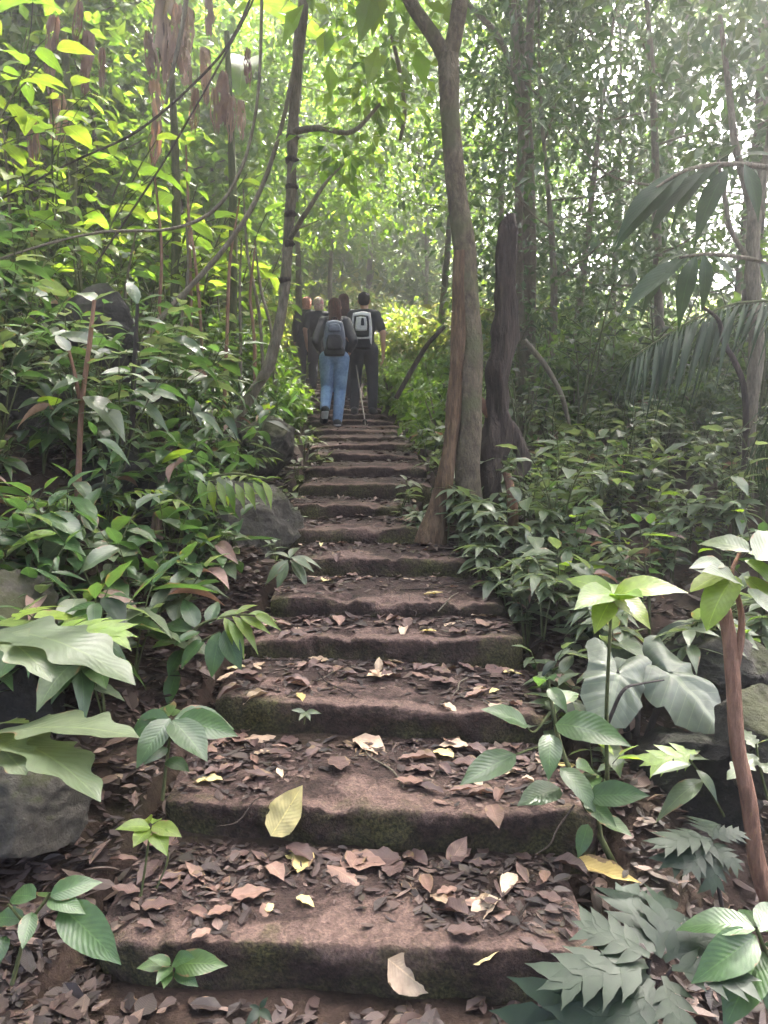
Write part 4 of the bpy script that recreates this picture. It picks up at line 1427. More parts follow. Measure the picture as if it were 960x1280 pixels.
# ------------------------------------------------------------------ forest trees (individuals by kind)
pr_dark = [tree_proto("forest_tree", 7.5, .06, .16, 1.7, 58, 72, .145, M['cl_dark'], M['bark_twig'], limbs=16) for _ in range(3)]
pr_mid = [tree_proto("forest_tree", 6.5, .05, .12, 1.5, 54, 90, .16, M['cl_mid'], M['bark_twig'], limbs=15) for _ in range(3)]
pr_bright = [tree_proto("understorey_tree", 5.2, .06, .10, 1.4, 48, 80, .20, M['cl_bright'], M['bark_twig'], limbs=14) for _ in range(3)]
pr_over = [tree_proto("understorey_tree", 7.2, .07, .42, 2.1, 60, 80, .18, M['cl_bright'], M['bark_twig'], limbs=15, narrow=.42) for _ in range(2)]
pr_tall = [tree_proto("canopy_tree", 13.5, .10, .52, 3.7, 80, 95, .23, M['cl_mid'], M['bark_pale'], limbs=18, clr=.42) for _ in range(2)]


def spread(n, fx, mind):
    out, k = [], 0
    while len(out) < n and k < 4000:
        k += 1
        p = fx()
        if all((p[0] - q[0]) ** 2 + (p[1] - q[1]) ** 2 > mind ** 2 for q in out):
            out.append(p)
    return out


scatter(pr_dark, [(1.9, 9.2), (3.3, 9.0), (2.6, 11.2), (4.6, 10.6), (2.0, 13.4), (3.8, 13.0), (5.8, 12.4), (3.2, 15.8), (4.9, 17.0)],
        "dark small-leaved forest tree", "tree", "dark trees right of the stairs", .8, 1.12, .1)
scatter(pr_mid, [(2.2, 26.5), (3.6, 18.6), (6.0, 18.5), (8.4, 23), (4.6, 21.5), (1.8, 23.0), (-1.4, 26.0), (-3.4, 20.2), (-2.6, 21.5, None, 1.35), (-.6, 23.6, None, 1.4), (1.3, 22.8, None, 1.35), (-4.2, 22, None, 1.4), (0.2, 25.8), (-2.2, 23.5), (0.9, 29), (-4.8, 20.5), (-1.2, 28), (-5.5, 17.0), (3.0, 23.5), (5.2, 7.4)],
        "mid-green forest tree", "tree", "mid-green trees behind", .85, 1.25, .1)
scatter(pr_bright, [(-3.4, 9.6), (-4.6, 8.4), (-5.6, 10.4), (-2.9, 11.8), (-4.2, 12.6), (-6.4, 7.8), (-6.8, 12.6), (-3.2, 15.0), (-5.2, 15.2), (-7.8, 10.2), (-8.4, 14.5), (-6.6, 17.5), (-2.6, 17.6), (-9.6, 11.5)],
        "light green broad-leaved tree", "tree", "bright trees on the left slope", .75, 1.1, .1)
scatter(pr_tall, [(1.75, 9.6), (3.9, 8.4), (5.4, 15.6), (9.6, 4.4), (-6.0, -1.2), (-9.6, 3.4), (.6, -5.2), (4.6, -4.2), (-3.6, -5.0), (2.0, -9.6), (-2.4, -9.8), (6.8, -8.2), (-7.2, -6.6), (9.8, 17.5), (-1.0, 31.0), (-7.5, 23.5), (5.2, 26.5)],
        "tall pale-trunked canopy tree", "tree", "tall canopy trees", .85, 1.1, .1)

scatter(pr_over, [(-1.7, 14.2), (.95, 14.4), (-3.9, 10.9), (-1.3, 19.6), (-3.2, 15.0), (-5.4, 13.4)],
        "light green high-crowned tree", "tree", "high-crowned light trees", .85, 1.1, .1)

# bushes of the clearing and the forest floor beyond the reach of single leaves
pr_bush = [shrub_proto("bush", 1.3, .75, 30, 70, .13, M['far']) for _ in range(3)]
sp = spread(46, lambda: (rnd.uniform(-4.5, 2.4), rnd.uniform(12.6, 19.5)), .62)
sp = [p for p in sp if not (abs(p[0] - (stair_edge(p[1])[0] + stair_edge(p[1])[1]) / 2) < 1.05 and p[1] < 15.6)]
scatter(pr_bush, sp, "sunlit yellow-green bush", "bush", "bushes in the sunlit clearing", .8, 1.4, .05)
pr_bush2 = [shrub_proto("bush", 1.1, .7, 28, 64, .13, M['cl_mid']) for _ in range(3)]
sp = spread(70, lambda: (rnd.uniform(.9, 11), rnd.uniform(7.6, 14)), .6)
scatter(pr_bush2, sp, "mid-green forest-floor bush", "bush", "bushes on the right forest floor", .6, 1.2, .05)
sp = spread(26, lambda: (rnd.uniform(-2.0, -1.15) - .0, rnd.uniform(8.2, 13.5)), .3)
sp = [(x - max(0, (y - 9.6)) * .22, y) for x, y in sp if y < 11.5]
pr_bush3 = [shrub_proto("bush", .8, .4, 18, 46, .11, M['cl_bright']) for _ in range(2)]
scatter(pr_bush3, sp, "light green bush left of the upper steps", "bush", "bushes beside the upper steps", .7, 1.2, .05)
sp = spread(22, lambda: (rnd.uniform(.0, .8), rnd.uniform(8.0, 13.0)), .3)
sp = [(float(stair_edge(y)[1]) + .2 + x, y) for x, y in sp]
pr_bush4 = [shrub_proto("bush", .75, .4, 18, 46, .10, M['cl_bright']) for _ in range(2)]
scatter(pr_bush4, sp, "light green bush right of the upper steps", "bush", "bushes beside the upper steps", .6, 1.1, .05)

# far wooded hillside, one mass
n = 36000
hx = rng.uniform(-34, 16, n); hy = rng.uniform(22, 46, n)
hz = np.array([ground_z(float(a), float(b), False) for a, b in zip(hx, hy)]) + rng.random(n) ** 1.3 * (2.2 + 2.0 * np.sin(hx * .9) * np.sin(hy * .7))
Pn = np.stack([hx, hy, hz], 1)
me = cloud("far_woodland", Pn, rng.normal(size=(n, 3)) + np.array([0, -.3, -.2]), rng.normal(size=(n, 3)) * .5 + np.array([0, -.2, 1]), rng.uniform(.3, .62, n), rng.random(n), M['far'], .55)
tag(obj("far_woodland", me), "dense leafy woodland covering the hill behind everything", "woodland", kind="stuff")

# ------------------------------------------------------------------ banana plants with hanging dead leaves
def ragged(w=.5, nv=16, nu=8, drop=1.0, seed=0.0):
    V, UV, Fc = [], [], []
    us = [k / nu for k in range(-nu, nu + 1)]; m = len(us)
    for j in range(nv + 1):
        v = j / nv
        ww = w * (.35 + .65 * math.sin(PI * min(1, v * .9 + .08))) * (1 + .35 * noise.noise(Vector((v * 5, seed, 0))))
        for u in us:
            z = .07 * math.sin(u * 6 + seed + v * 3) + .035 * math.sin(u * 21 + seed * 2 + v * 2) + .06 * noise.noise(Vector((u * 4, v * 6, seed)))
            V.append((u * ww * .5 + .05 * noise.noise(Vector((v * 4, u * 2, seed + 4))), v + (.30 * v ** 3 * noise.noise(Vector((u * 6, seed, 2)))), z))
            UV.append((.5 + u * .5, v))
    for j in range(nv):
        for k in range(m - 1):
            if j > 4 and noise.noise(Vector((k * 1.7, j * .22, seed + 9))) > .18: continue     # tears
            a = j * m + k
            Fc.append((a, a + 1, a + m + 1, a + m))
    return pymesh("dead_leaf", V, Fc, True, UV)


rag = [ragged(.42, seed=k * 3.7) for k in range(4)]
for m_ in rag: m_.materials.append(M['dead'])
ban_leaf = leafset(M['bright'], ellip, nv=14, width=.30, droop=.7, fold=.3, wave=.12)


def banana(px, py, d, h, label, hang, greens):
    b = at(px, py, d)
    b.z = min(b.z, ground_z(b.x, b.y, False) + .2)
    R = tree_root("banana_plant", b, label, "banana plant", "banana plants on the left slope")
    topz = at(px, 40, d).z - b.z
    V, Fc = tube(spline([(0, 0, -.2, .06), (.06, 0, topz * .5, .045), (.02, 0, topz, .03)], 5), 12, rough=.12)
    obj("pseudostem", pymesh("pseudostem", V, Fc), M['stem'], R)
    for (hx_, hy_, ln, wd) in hang:
        p = at(hx_, hy_, d - .3 + rnd.uniform(-.1, .1)) - b
        dd = Vector((rnd.uniform(-.12, .12), rnd.uniform(-.15, .1), -1))
        mw = xf(p, dd, Vector((rnd.uniform(-.5, .5), -1, 0)), ln * rnd.uniform(.75, 1.0))
        obj("dead_leaf", rnd.choice(rag), None, R, mw @ Matrix.Diagonal((wd, 1, 1, 1)))
    for (ax, ay, bx, by, dep) in greens:
        p0, p1 = at(ax, ay, d) - b, at(bx, by, d + dep) - b
        obj("leaf", rnd.choice(ban_leaf), None, R, xf(p0, p1 - p0, Vector((0, -.3, 1)), (p1 - p0).length))


banana(215, 330, 8.4, 3, "banana plant with brown dead leaves hanging at the top of the left slope", [(212, 60, .5, .5), (185, 40, .5, .6), (230, 40, .6, .5), (205, -10, .9, .8), (222, 5, .7, .6), (192, 100, .5, .8), (196, 150, .5, .7), (205, 30, .5, .6)], [(215, 20, 120, -120, -.5), (215, 20, 330, -150, .3), (215, 20, 230, -260, -.4)])
banana(85, 330, 7.6, 3, "banana plant with one wide crumpled dead leaf beside the frame-like dark vine", [(40, 150, .5, .6), (110, 40, .5, .6), (128, 60, .4, .5), (75, 120, .5, 1.3), (68, 20, .6, .6), (100, 0, .5, .5), (60, 60, .5, .5)], [(85, 20, -30, -80, -.3), (85, 20, 170, -120, .2)])
banana(285, 300, 8.6, 3, "banana plant with orange-edged leaves and dead leaves between the lianas", [(245, 110, .5, .6), (310, 60, .5, .5), (235, 10, .6, .6), (268, 110, .5, .6), (280, 90, .55, .7), (255, 60, .6, .6), (262, -10, .5, .5), (300, 125, .4, .7), (290, 120, .45, .6)], [(300, 120, 305, -20, .3), (290, 20, 400, -60, -.3), (290, 10, 240, -120, .3)])


# ------------------------------------------------------------------ palm on the right
def palm():
    b = at(1085, 520, 6.0)
    b.z = ground_z(b.x, b.y, False)
    R = tree_root("palm", b, "feather palm whose drooping frond reaches in front of the slender tree", "palm")
    leaflet = leafset(M['palm'], lance, nv=6, nu=1, width=.05, droop=.5, fold=.4)
    fronds = [[(1075, 470, 6.0), (1000, 388, 5.9), (930, 378, 5.8), (870, 398, 5.7), (825, 424, 5.65), (790, 447, 5.6)],
              [(1075, 470, 6.0), (1060, 330, 6.3), (1090, 220, 6.6), (1150, 150, 7.0)],
              [(1075, 470, 6.0), (1020, 470, 5.4), (985, 500, 5.0), (960, 560, 4.7)],
              [(1075, 470, 6.0), (1150, 400, 5.8), (1220, 390, 5.6), (1290, 430, 5.5)]]
    V, Fc = tube([(0, 0, -.2, .09), (0, 0, .5, .08), ((at(1075, 470, 6) - b).x, (at(1075, 470, 6) - b).y, (at(1075, 470, 6) - b).z, .06)], 10, rough=.2)
    obj("trunk", pymesh("trunk", V, Fc), M['bark_dark'], R)
    for fi, fr in enumerate(fronds):
        pts = spline([(*(at(*q) - b), .014 * (1 - i * .14)) for i, q in enumerate(fr)], 6)
        V, Fc = tube(pts, 6)
        fo = obj("frond", pymesh("frond", V, Fc), M['stem'], R)
        n = 46
        P3 = [Vector(p[:3]) for p in pts]
        for k in range(n):
            t = (.2 + .8 * k / (n - 1)) * (len(P3) - 1)
            i = min(len(P3) - 2, int(t)); p = P3[i].lerp(P3[i + 1], t - i)
            tan = (P3[i + 1] - P3[i]).normalized()
            sd = tan.cross(Vector((0, 0, 1))).normalized()
            ln = .62 * math.sin(PI * min(.97, .18 + .72 * k / n)) ** .8 + .08
            for sg in (-1, 1):
                d = sd * sg * .62 + tan * .62 + Vector((0, 0, -.42)) + jit(.14)
                obj("leaflet", rnd.choice(leaflet), None, fo, xf(p, d, Vector((0, 0, 1)) + sd * sg * .4, ln * rnd.uniform(.75, 1.1)))


palm()


# ------------------------------------------------------------------ hero plants from leaf to leaf
def leaf_px(a, b, d0, d1, me, up=(0, -.35, 1), roll=0.0):
    p0, p1 = at(a[0], a[1], d0), at(b[0], b[1], d1)
    return me, p0, p1, up, roll


def hero(name, label, cat, stems, leaves, smat, group=None):
    """stems: pixel rows (px, py, d, rpx); leaves: leaf_px tuples"""
    b = Vector(prow(*stems[0][0])[:3])
    R = tree_root(name, b, label, cat, group)
    for st in stems:
        V, Fc = tube(spline(localrows([prow(*q) for q in st], b), 5), 7, rough=.12, freq=20)
        obj("stem", pymesh("stem", V, Fc), smat, R)
    for me, p0, p1, up, roll in leaves:
        d = p1 - p0
        obj("leaf", me, None, R, xf(p0 - b, d, up, d.length * 1.04, roll))
    return R


def LP(kind, lst, up=(0, -.35, 1)):
    out = []
    for q in lst:
        (ax, ay, bx, by, d0) = q[:5]
        d1 = q[5] if len(q) > 5 else d0 - .05
        u = q[6] if len(q) > 6 else (Vector(up) + jit(.15))
        out.append(leaf_px((ax, ay), (bx, by), d0, d1, rnd.choice(LF[kind]), u, rnd.uniform(-.2, .2)))
    return out


hero("lobed_leaf_plant", "plant with a large pale lobed leaf and yellow-green lobes beside a grey boulder", "plant",
     [[(-60, 900, 2.5, 5), (-40, 840, 2.45, 4), (-10, 790, 2.4, 3)]],
     LP('softlobe', [(-12, 790, 162, 778, 2.4, 2.15), (-10, 795, 60, 800, 2.35, 2.1), (-20, 780, 40, 770, 2.5, 2.8)], (0, .0, 1)) + LP('limelobe', [(20, 775, 60, 742, 2.5, 2.7), (60, 790, 158, 772, 2.5, 2.45)], (0, -.1, 1)), M['stem'])
hero("lobed_leaf_plant", "plant with big glossy lobed leaves drooping over the mossy boulder", "plant",
     [[(-60, 1010, 2.2, 5), (-45, 960, 2.15, 4), (-15, 920, 2.1, 3)]],
     LP('softlobe', [(-15, 920, 163, 873, 2.1, 1.95), (-10, 925, 130, 922, 2.1, 1.85), (-15, 920, 28, 952, 2.1, 1.85), (-20, 915, 30, 880, 2.1, 2.3)], (0, .02, 1)), M['stem'])
hero("seedling", "seedling with broad green leaves at the left end of the second step", "plant",
     [[(203, 1000, 2.72, 2.5), (208, 955, 2.7, 2), (215, 900, 2.68, 2)]],
     LP('ovate', [(213, 898, 168, 948, 2.68, 2.5), (216, 900, 258, 942, 2.68, 2.5), (212, 898, 150, 912, 2.7, 2.75), (218, 898, 298, 893, 2.7, 2.75), (218, 902, 290, 908, 2.7, 2.6), (212, 895, 178, 888, 2.72, 2.95), (216, 895, 228, 880, 2.75, 2.95), (210, 935, 180, 950, 2.68, 2.6), (208, 950, 235, 960, 2.68, 2.6)], (0, -.6, 1)), M['stem'])
hero("seedling", "broad-leaved seedling on the dark litter at the foot of the stairs", "plant",
     [[(15, 1230, 1.75, 3), (35, 1160, 1.72, 2.5), (62, 1118, 1.7, 2)], [(35, 1160, 1.72, 2), (10, 1130, 1.7, 1.5)]],
     LP('ovate', [(62, 1120, 122, 1093, 1.7, 1.72), (76, 1132, 142, 1192, 1.7, 1.6), (45, 1122, 5, 1112, 1.7, 1.75), (40, 1140, 28, 1182, 1.7, 1.62), (8, 1170, -22, 1215, 1.72, 1.62), (60, 1122, 75, 1098, 1.75, 1.9), (30, 1150, -15, 1140, 1.72, 1.75), (60, 1125, 100, 1128, 1.7, 1.66)], (0, -.6, 1)), M['stem'])
hero("sprout", "thin leafy sprout bending over beside the second step", "plant",
     [[(176, 1120, 2.25, 1.6), (182, 1080, 2.25, 1.5), (188, 1035, 2.25, 1.2)], [(196, 1110, 2.25, 1.4), (210, 1070, 2.25, 1.3), (196, 1035, 2.25, 1)]],
     LP('ovate_bright', [(188, 1035, 150, 1025, 2.25, 2.2), (190, 1032, 225, 1040, 2.25, 2.2), (190, 1030, 200, 1012, 2.28, 2.35), (186, 1036, 168, 1052, 2.25, 2.15), (192, 1036, 205, 1055, 2.25, 2.15), (186, 1030, 178, 1014, 2.28, 2.35)], (0, -.5, 1)), M['stem'])
hero("sprout", "small round-leaved sprout growing from the bottom step's riser", "plant",
     [[(208, 1232, 2.08, 1.6), (212, 1215, 2.06, 1.4), (214, 1203, 2.05, 1.2)]],
     LP('ovate', [(214, 1205, 190, 1194, 2.05, 2.02), (216, 1203, 235, 1192, 2.05, 2.0), (218, 1206, 272, 1198, 2.05, 2.0), (214, 1208, 196, 1222, 2.05, 1.98), (220, 1210, 242, 1228, 2.05, 1.98), (208, 1206, 172, 1206, 2.05, 2.02), (212, 1212, 205, 1232, 2.05, 1.98)], (0, -.7, 1)), M['stem'])
hero("sprout", "tiny pale sprout on the riser of the third step", "plant",
     [[(380, 905, 3.12, 1.2), (381, 897, 3.11, 1), (382, 890, 3.1, .9)]],
     LP('lance_grey', [(382, 890, 366, 886, 3.1, 3.06), (382, 890, 398, 888, 3.1, 3.06), (382, 890, 388, 898, 3.1, 3.04), (382, 890, 374, 898, 3.1, 3.04)], (0, -.7, 1)), M['stem'])
hero("sprout", "grey-leaved sprout at the foot of the bottom step", "plant",
     [[(322, 1285, 2.0, 1.5), (324, 1270, 2.0, 1.2), (325, 1260, 2.0, 1)]],
     LP('dark', [(325, 1262, 310, 1275, 2.0, 1.95), (325, 1260, 333, 1248, 2.0, 2.0), (325, 1262, 338, 1272, 2.0, 1.96), (325, 1262, 312, 1256, 2.0, 2.0)], (0, -.7, 1)), M['stem'])

hero("shrub", "upright young shrub with large oval leaves at the right end of the third step", "shrub",
     [[(790, 1125, 2.62, 5), (752, 1050, 2.62, 4.2), (722, 985, 2.62, 3.6), (700, 930, 2.62, 3), (688, 870, 2.62, 2.4), (684, 845, 2.62, 2)], [(752, 1050, 2.62, 3), (745, 1010, 2.58, 2.5), (735, 990, 2.5, 2)], [(700, 930, 2.62, 2), (670, 935, 2.55, 1.6), (645, 943, 2.5, 1.5)], [(688, 890, 2.62, 1.8), (668, 915, 2.58, 1.6), (655, 905, 2.55, 1.4)]],
     LP('ovate', [(660, 908, 612, 876, 2.55, 2.5), (684, 850, 672, 838, 2.6, 2.75), (686, 860, 708, 880, 2.6, 2.5), (694, 905, 778, 908, 2.58, 2.4), (688, 918, 688, 958, 2.56, 2.4), (645, 943, 576, 974, 2.5, 2.4), (700, 960, 752, 1000, 2.56, 2.42), (735, 995, 808, 990, 2.5, 2.4), (700, 985, 650, 1000, 2.54, 2.42), (735, 1030, 724, 1068, 2.5, 2.42), (730, 1000, 770, 1030, 2.5, 2.4), (690, 880, 725, 862, 2.62, 2.7), (683, 848, 690, 840, 2.6, 2.5), (720, 960, 760, 955, 2.6, 2.7), (745, 1020, 790, 1040, 2.55, 2.45), (740, 985, 740, 960, 2.55, 2.7)], (0, -.55, 1)), M['stem'])

# giant heart-leaved plant
hm = heart_mesh(leaf_mat("leaf_giant", [(0.07, 0.088, 0.062), (0.09, 0.105, 0.075)], rough=.42, spec=.35, trans=.2, vein=.7))
b = at(800, 985, 3.15)
R = tree_root("giant_arum", b, "plant with two giant grey-green heart-shaped leaves over a dark hollow", "plant")
for (hx_, hy_, d, tx, ty, td, size, up) in [(772, 842, 3.05, 758, 915, 2.82, .34, (.05, -.75, .6)), (838, 842, 3.1, 915, 905, 2.9, .40, (.12, -.62, .75)), (800, 815, 3.35, 850, 800, 3.5, .30, (0, -.4, 1))]:
    p, t_ = at(hx_, hy_, d), at(tx, ty, td)
    V, Fc = tube(spline(localrows([prow(800, 1000, 3.2, 6), prow(795 + (hx_ - 800) * .3, 930, 3.22, 5), prow(hx_, hy_ + 6, d + .06, 3.5), prow(hx_, hy_, d, 3)], b), 5), 7)
    obj("petiole", pymesh("petiole", V, Fc), M['stem_dark'], R)
    obj("leaf", hm, None, R, xf(p - b, t_ - p, up, size))
vine([prow(752, 930, 2.75, 2), prow(765, 892, 2.75, 2.4), prow(780, 862, 2.75, 2.2), prow(800, 855, 2.8, 1.5), prow(830, 850, 2.85, 1)], M['stem_dark'], "thin black twig crossing the giant heart-shaped leaf", "twigs on the right", "twig")

# cut sapling with sprouting leaves
b3 = [[(965, 1135, 2.3, 13), (947, 1080, 2.3, 11), (936, 1000, 2.3, 10), (922, 930, 2.3, 10), (917, 860, 2.3, 9.5), (912, 800, 2.3, 9), (906, 762, 2.3, 8.5)], [(918, 835, 2.3, 6.5), (926, 800, 2.29, 5), (927, 770, 2.29, 4), (921, 742, 2.28, 3.5), (915, 715, 2.28, 2.5), (925, 690, 2.3, 2)]]
hero("cut_sapling", "cut-off brown sapling trunk resprouting with large glossy oval leaves", "sapling", b3,
     LP('ellip_bright', [(915, 712, 862, 732, 2.28, 2.25), (930, 700, 985, 720, 2.3, 2.2), (935, 692, 1010, 700, 2.3, 2.3), (920, 720, 880, 755, 2.28, 2.15), (930, 720, 990, 765, 2.28, 2.15)], (0, -.3, 1))
     + LP('ovate_grey', [(938, 690, 873, 660, 2.2, 2.3), (905, 705, 868, 700, 2.2, 2.15), (925, 730, 893, 700, 2.2, 2.1), (945, 700, 990, 660, 2.2, 2.35), (935, 735, 975, 770, 2.2, 2.1)], (0, -.8, 1)), M['bark_red'])
hero("sapling", "light green sapling with wide leaves in front of the right-hand ground cover", "sapling",
     [[(760, 1010, 2.7, 3), (758, 900, 2.6, 2.6), (762, 800, 2.5, 2.2), (765, 745, 2.45, 2)]],
     LP('ovate_bright', [(765, 748, 835, 706, 2.42, 2.3), (764, 750, 745, 775, 2.42, 2.3), (763, 748, 715, 705, 2.45, 2.5), (766, 745, 800, 735, 2.45, 2.3), (768, 742, 730, 735, 2.45, 2.3), (766, 745, 815, 765, 2.45, 2.3), (765, 742, 770, 700, 2.5, 2.7)], (0, -.6, 1)), M['stem'])

# dark lobed plants, bottom right
hero("lobed_leaf_plant", "dark glossy plant with deeply lobed leaves beside the bottom step", "plant",
     [[(800, 1330, 1.72, 4), (805, 1265, 1.72, 3.5), (812, 1200, 1.72, 3)], [(805, 1265, 1.72, 3), (840, 1210, 1.72, 2.5)]],
     LP('lobed', [(810, 1215, 655, 1282, 1.72, 1.6), (808, 1205, 690, 1205, 1.72, 1.66), (812, 1195, 722, 1142, 1.72, 1.8), (815, 1190, 775, 1090, 1.74, 1.95), (822, 1195, 850, 1095, 1.74, 1.9), (830, 1200, 905, 1150, 1.74, 1.75), (815, 1225, 770, 1300, 1.7, 1.55), (830, 1220, 860, 1300, 1.7, 1.55), (840, 1210, 940, 1210, 1.7, 1.62), (810, 1230, 700, 1310, 1.7, 1.55)], (0, -.5, 1)), M['stem_dark'])
hero("lobed_leaf_plant", "smaller dark lobed plant by the cut sapling's foot", "plant",
     [[(905, 1150, 2.05, 3), (895, 1090, 2.05, 2.5), (888, 1050, 2.05, 2)]],
     LP('lobed', [(888, 1050, 832, 1032, 2.05, 2.0), (888, 1050, 858, 1082, 2.05, 1.95), (890, 1048, 930, 1030, 2.05, 2.05), (888, 1052, 900, 1105, 2.05, 1.92), (890, 1046, 880, 1010, 2.08, 2.25), (890, 1050, 842, 1062, 2.05, 1.96), (885, 1055, 925, 1075, 2.05, 1.96)], (0, -.5, 1)), M['stem_dark'])
hero("broad_leaf_plant", "broad dark-green plant leaning in from behind the lobed leaves", "plant",
     [[(1000, 1290, 1.75, 4), (970, 1220, 1.72, 3), (945, 1160, 1.7, 2.5)]],
     LP('ovate', [(945, 1162, 845, 1134, 1.7, 1.75), (950, 1165, 990, 1110, 1.7, 1.8), (945, 1170, 880, 1215, 1.7, 1.6), (955, 1190, 905, 1265, 1.7, 1.58), (950, 1165, 930, 1120, 1.72, 1.85), (960, 1200, 985, 1290, 1.7, 1.58), (955, 1180, 1010, 1190, 1.7, 1.65)], (0, -.5, 1)), M['stem'])
hero("sprout", "light-leaved sprout in the hollow behind the cut sapling", "plant",
     [[(905, 1020, 2.75, 2), (880, 975, 2.72, 1.6), (862, 950, 2.7, 1.4)]],
     LP('lance_grey', [(880, 975, 822, 1000, 2.7, 2.6), (865, 955, 815, 960, 2.7, 2.65), (862, 950, 895, 935, 2.7, 2.8), (870, 962, 905, 990, 2.7, 2.6), (862, 950, 870, 915, 2.72, 2.85)]) + LP('limelobe', [(870, 940, 808, 945, 2.75, 2.7)]), M['stem'])
hero("sprout", "reddish-stemmed low sprout in the shade right of the sapling", "plant",
     [[(960, 1000, 2.5, 2), (950, 960, 2.5, 1.6), (945, 930, 2.5, 1.4)]],
     LP('softlobe', [(945, 930, 985, 915, 2.5, 2.4), (946, 945, 915, 960, 2.5, 2.4), (948, 955, 1000, 975, 2.5, 2.4), (946, 935, 925, 905, 2.5, 2.6)]), M['stem'])

# mid-left heroes
hero("sapling", "thin brown-stemmed sapling with forked top in the shaded left bank", "sapling",
     [[(98, 690, 4.3, 4.5), (97, 640, 4.3, 4.2), (99, 570, 4.3, 3.8), (103, 500, 4.3, 3.4), (112, 430, 4.3, 3), (118, 375, 4.3, 2.4)], [(101, 505, 4.3, 2.6), (94, 470, 4.28, 2.4), (86, 438, 4.25, 2.2)], [(105, 700, 4.28, 2), (130, 670, 4.2, 1.6), (150, 660, 4.15, 1.4)]],
     LP('ovate_grey', [(104, 500, 55, 505, 4.28, 4.15), (105, 495, 165, 525, 4.28, 4.15), (108, 470, 60, 485, 4.3, 4.2), (110, 455, 150, 440, 4.3, 4.2), (112, 430, 75, 410, 4.3, 4.4), (115, 410, 150, 395, 4.3, 4.2), (118, 378, 95, 350, 4.3, 4.4), (118, 376, 145, 360, 4.3, 4.3), (88, 440, 60, 455, 4.25, 4.15), (86, 440, 70, 415, 4.25, 4.3)])
     + LP('ovate', [(110, 680, 60, 712, 4.25, 4.15), (130, 670, 68, 705, 4.2, 4.05), (135, 668, 105, 720, 4.2, 4.05), (150, 660, 110, 690, 4.15, 4.0), (152, 658, 195, 665, 4.15, 4.0), (150, 662, 135, 715, 4.15, 4.0), (140, 665, 125, 640, 4.2, 4.3), (150, 660, 170, 700, 4.15, 4.0)]), M['bark_red'])
hero("sapling", "dark-stemmed sapling behind the brown-stemmed one", "sapling",
     [[(160, 700, 4.7, 4.5), (161, 620, 4.7, 4), (165, 540, 4.7, 3.6), (168, 460, 4.7, 3), (172, 380, 4.7, 2.2)]],
     LP('lance', [(166, 520, 120, 530, 4.7, 4.6), (167, 500, 215, 520, 4.7, 4.6), (168, 470, 130, 455, 4.7, 4.6), (169, 450, 215, 440, 4.7, 4.6), (170, 420, 135, 400, 4.7, 4.8), (171, 400, 205, 395, 4.7, 4.6), (172, 382, 160, 340, 4.7, 4.8), (172, 380, 200, 360, 4.7, 4.6)]), M['stem_dark'])
hero("fern_like_shrub", "bright green shrub with feathery leaflet sprays over the black hollow rock", "shrub",
     [[(225, 690, 4.6, 2.6), (232, 640, 4.5, 2.2), (250, 605, 4.4, 1.8), (290, 592, 4.3, 1.4), (340, 600, 4.2, 1)], [(232, 640, 4.5, 1.8), (215, 615, 4.4, 1.4), (240, 640, 4.2, 1)]],
     LP('lance_bright', [(250 + k * 11, 604 - abs(4 - k) * 1.2, 245 + k * 13 + 12, 632 - k, 4.35, 4.25) for k in range(8)] + [(255 + k * 11, 602 - abs(4 - k) * 1.2, 262 + k * 13, 578 + k * 2, 4.35, 4.45) for k in range(8)]), M['stem'])
hero("shrub", "low shrub with fresh light leaves beside the fourth step", "shrub",
     [[(215, 870, 3.45, 3), (225, 820, 3.45, 2.6), (245, 785, 3.4, 2), (285, 770, 3.35, 1.5), (320, 768, 3.3, 1.1)], [(228, 815, 3.45, 2), (255, 800, 3.35, 1.6), (275, 790, 3.3, 1.2)]],
     LP('lance_bright', [(300, 770, 338, 785, 3.32, 3.25), (290, 770, 330, 800, 3.32, 3.22), (310, 768, 345, 758, 3.3, 3.3), (280, 772, 300, 800, 3.32, 3.2), (295, 768, 320, 745, 3.34, 3.4), (270, 775, 310, 755, 3.35, 3.4), (318, 768, 345, 775, 3.3, 3.2), (285, 775, 312, 812, 3.3, 3.2)])
     + LP('ovate', [(275, 790, 262, 845, 3.3, 3.2), (280, 788, 300, 835, 3.3, 3.2), (250, 790, 215, 800, 3.38, 3.3), (245, 785, 230, 745, 3.4, 3.5), (255, 800, 220, 825, 3.36, 3.25), (230, 800, 190, 805, 3.42, 3.3), (228, 812, 208, 840, 3.42, 3.3), (240, 788, 200, 770, 3.4, 3.45), (235, 795, 180, 780, 3.42, 3.4), (222, 838, 205, 880, 3.4, 3.3), (262, 780, 270, 745, 3.4, 3.5)], (0, -.5, 1)), M['stem'])
hero("strap_leaf_plant", "tuft of narrow drooping light leaves beside the sixth step", "plant",
     [[(352, 735, 4.6, 2), (358, 712, 4.58, 1.6), (362, 698, 4.55, 1.2)]],
     LP('lance_grey', [(362, 700, 395, 722, 4.5, 4.4), (362, 698, 400, 690, 4.55, 4.5), (360, 700, 330, 722, 4.55, 4.4), (362, 698, 340, 680, 4.58, 4.6), (362, 698, 372, 670, 4.58, 4.7), (360, 702, 345, 735, 4.52, 4.4), (364, 700, 385, 730, 4.5, 4.4), (364, 696, 392, 705, 4.5, 4.4)]), M['stem'])

# hanging dead leaf and pale leaves on the bank
for (px, py, d, ln, wd, mt, lab) in [(198, 640, 4.3, .40, .55, 'dead', "long crumpled brown dead leaf hanging in the left bank"), ]:
    p = at(px, py, d)
    me = ragged(.42, nv=12, seed=21.3); me.materials.append(M[mt])
    o = obj("hanging_dead_leaf", me)
    o.matrix_world = xf(p, (-.12, -.05, -1), (.4, -1, 0), ln) @ Matrix.Diagonal((wd, 1, 1, 1))
    tag(o, lab, "dead leaf")

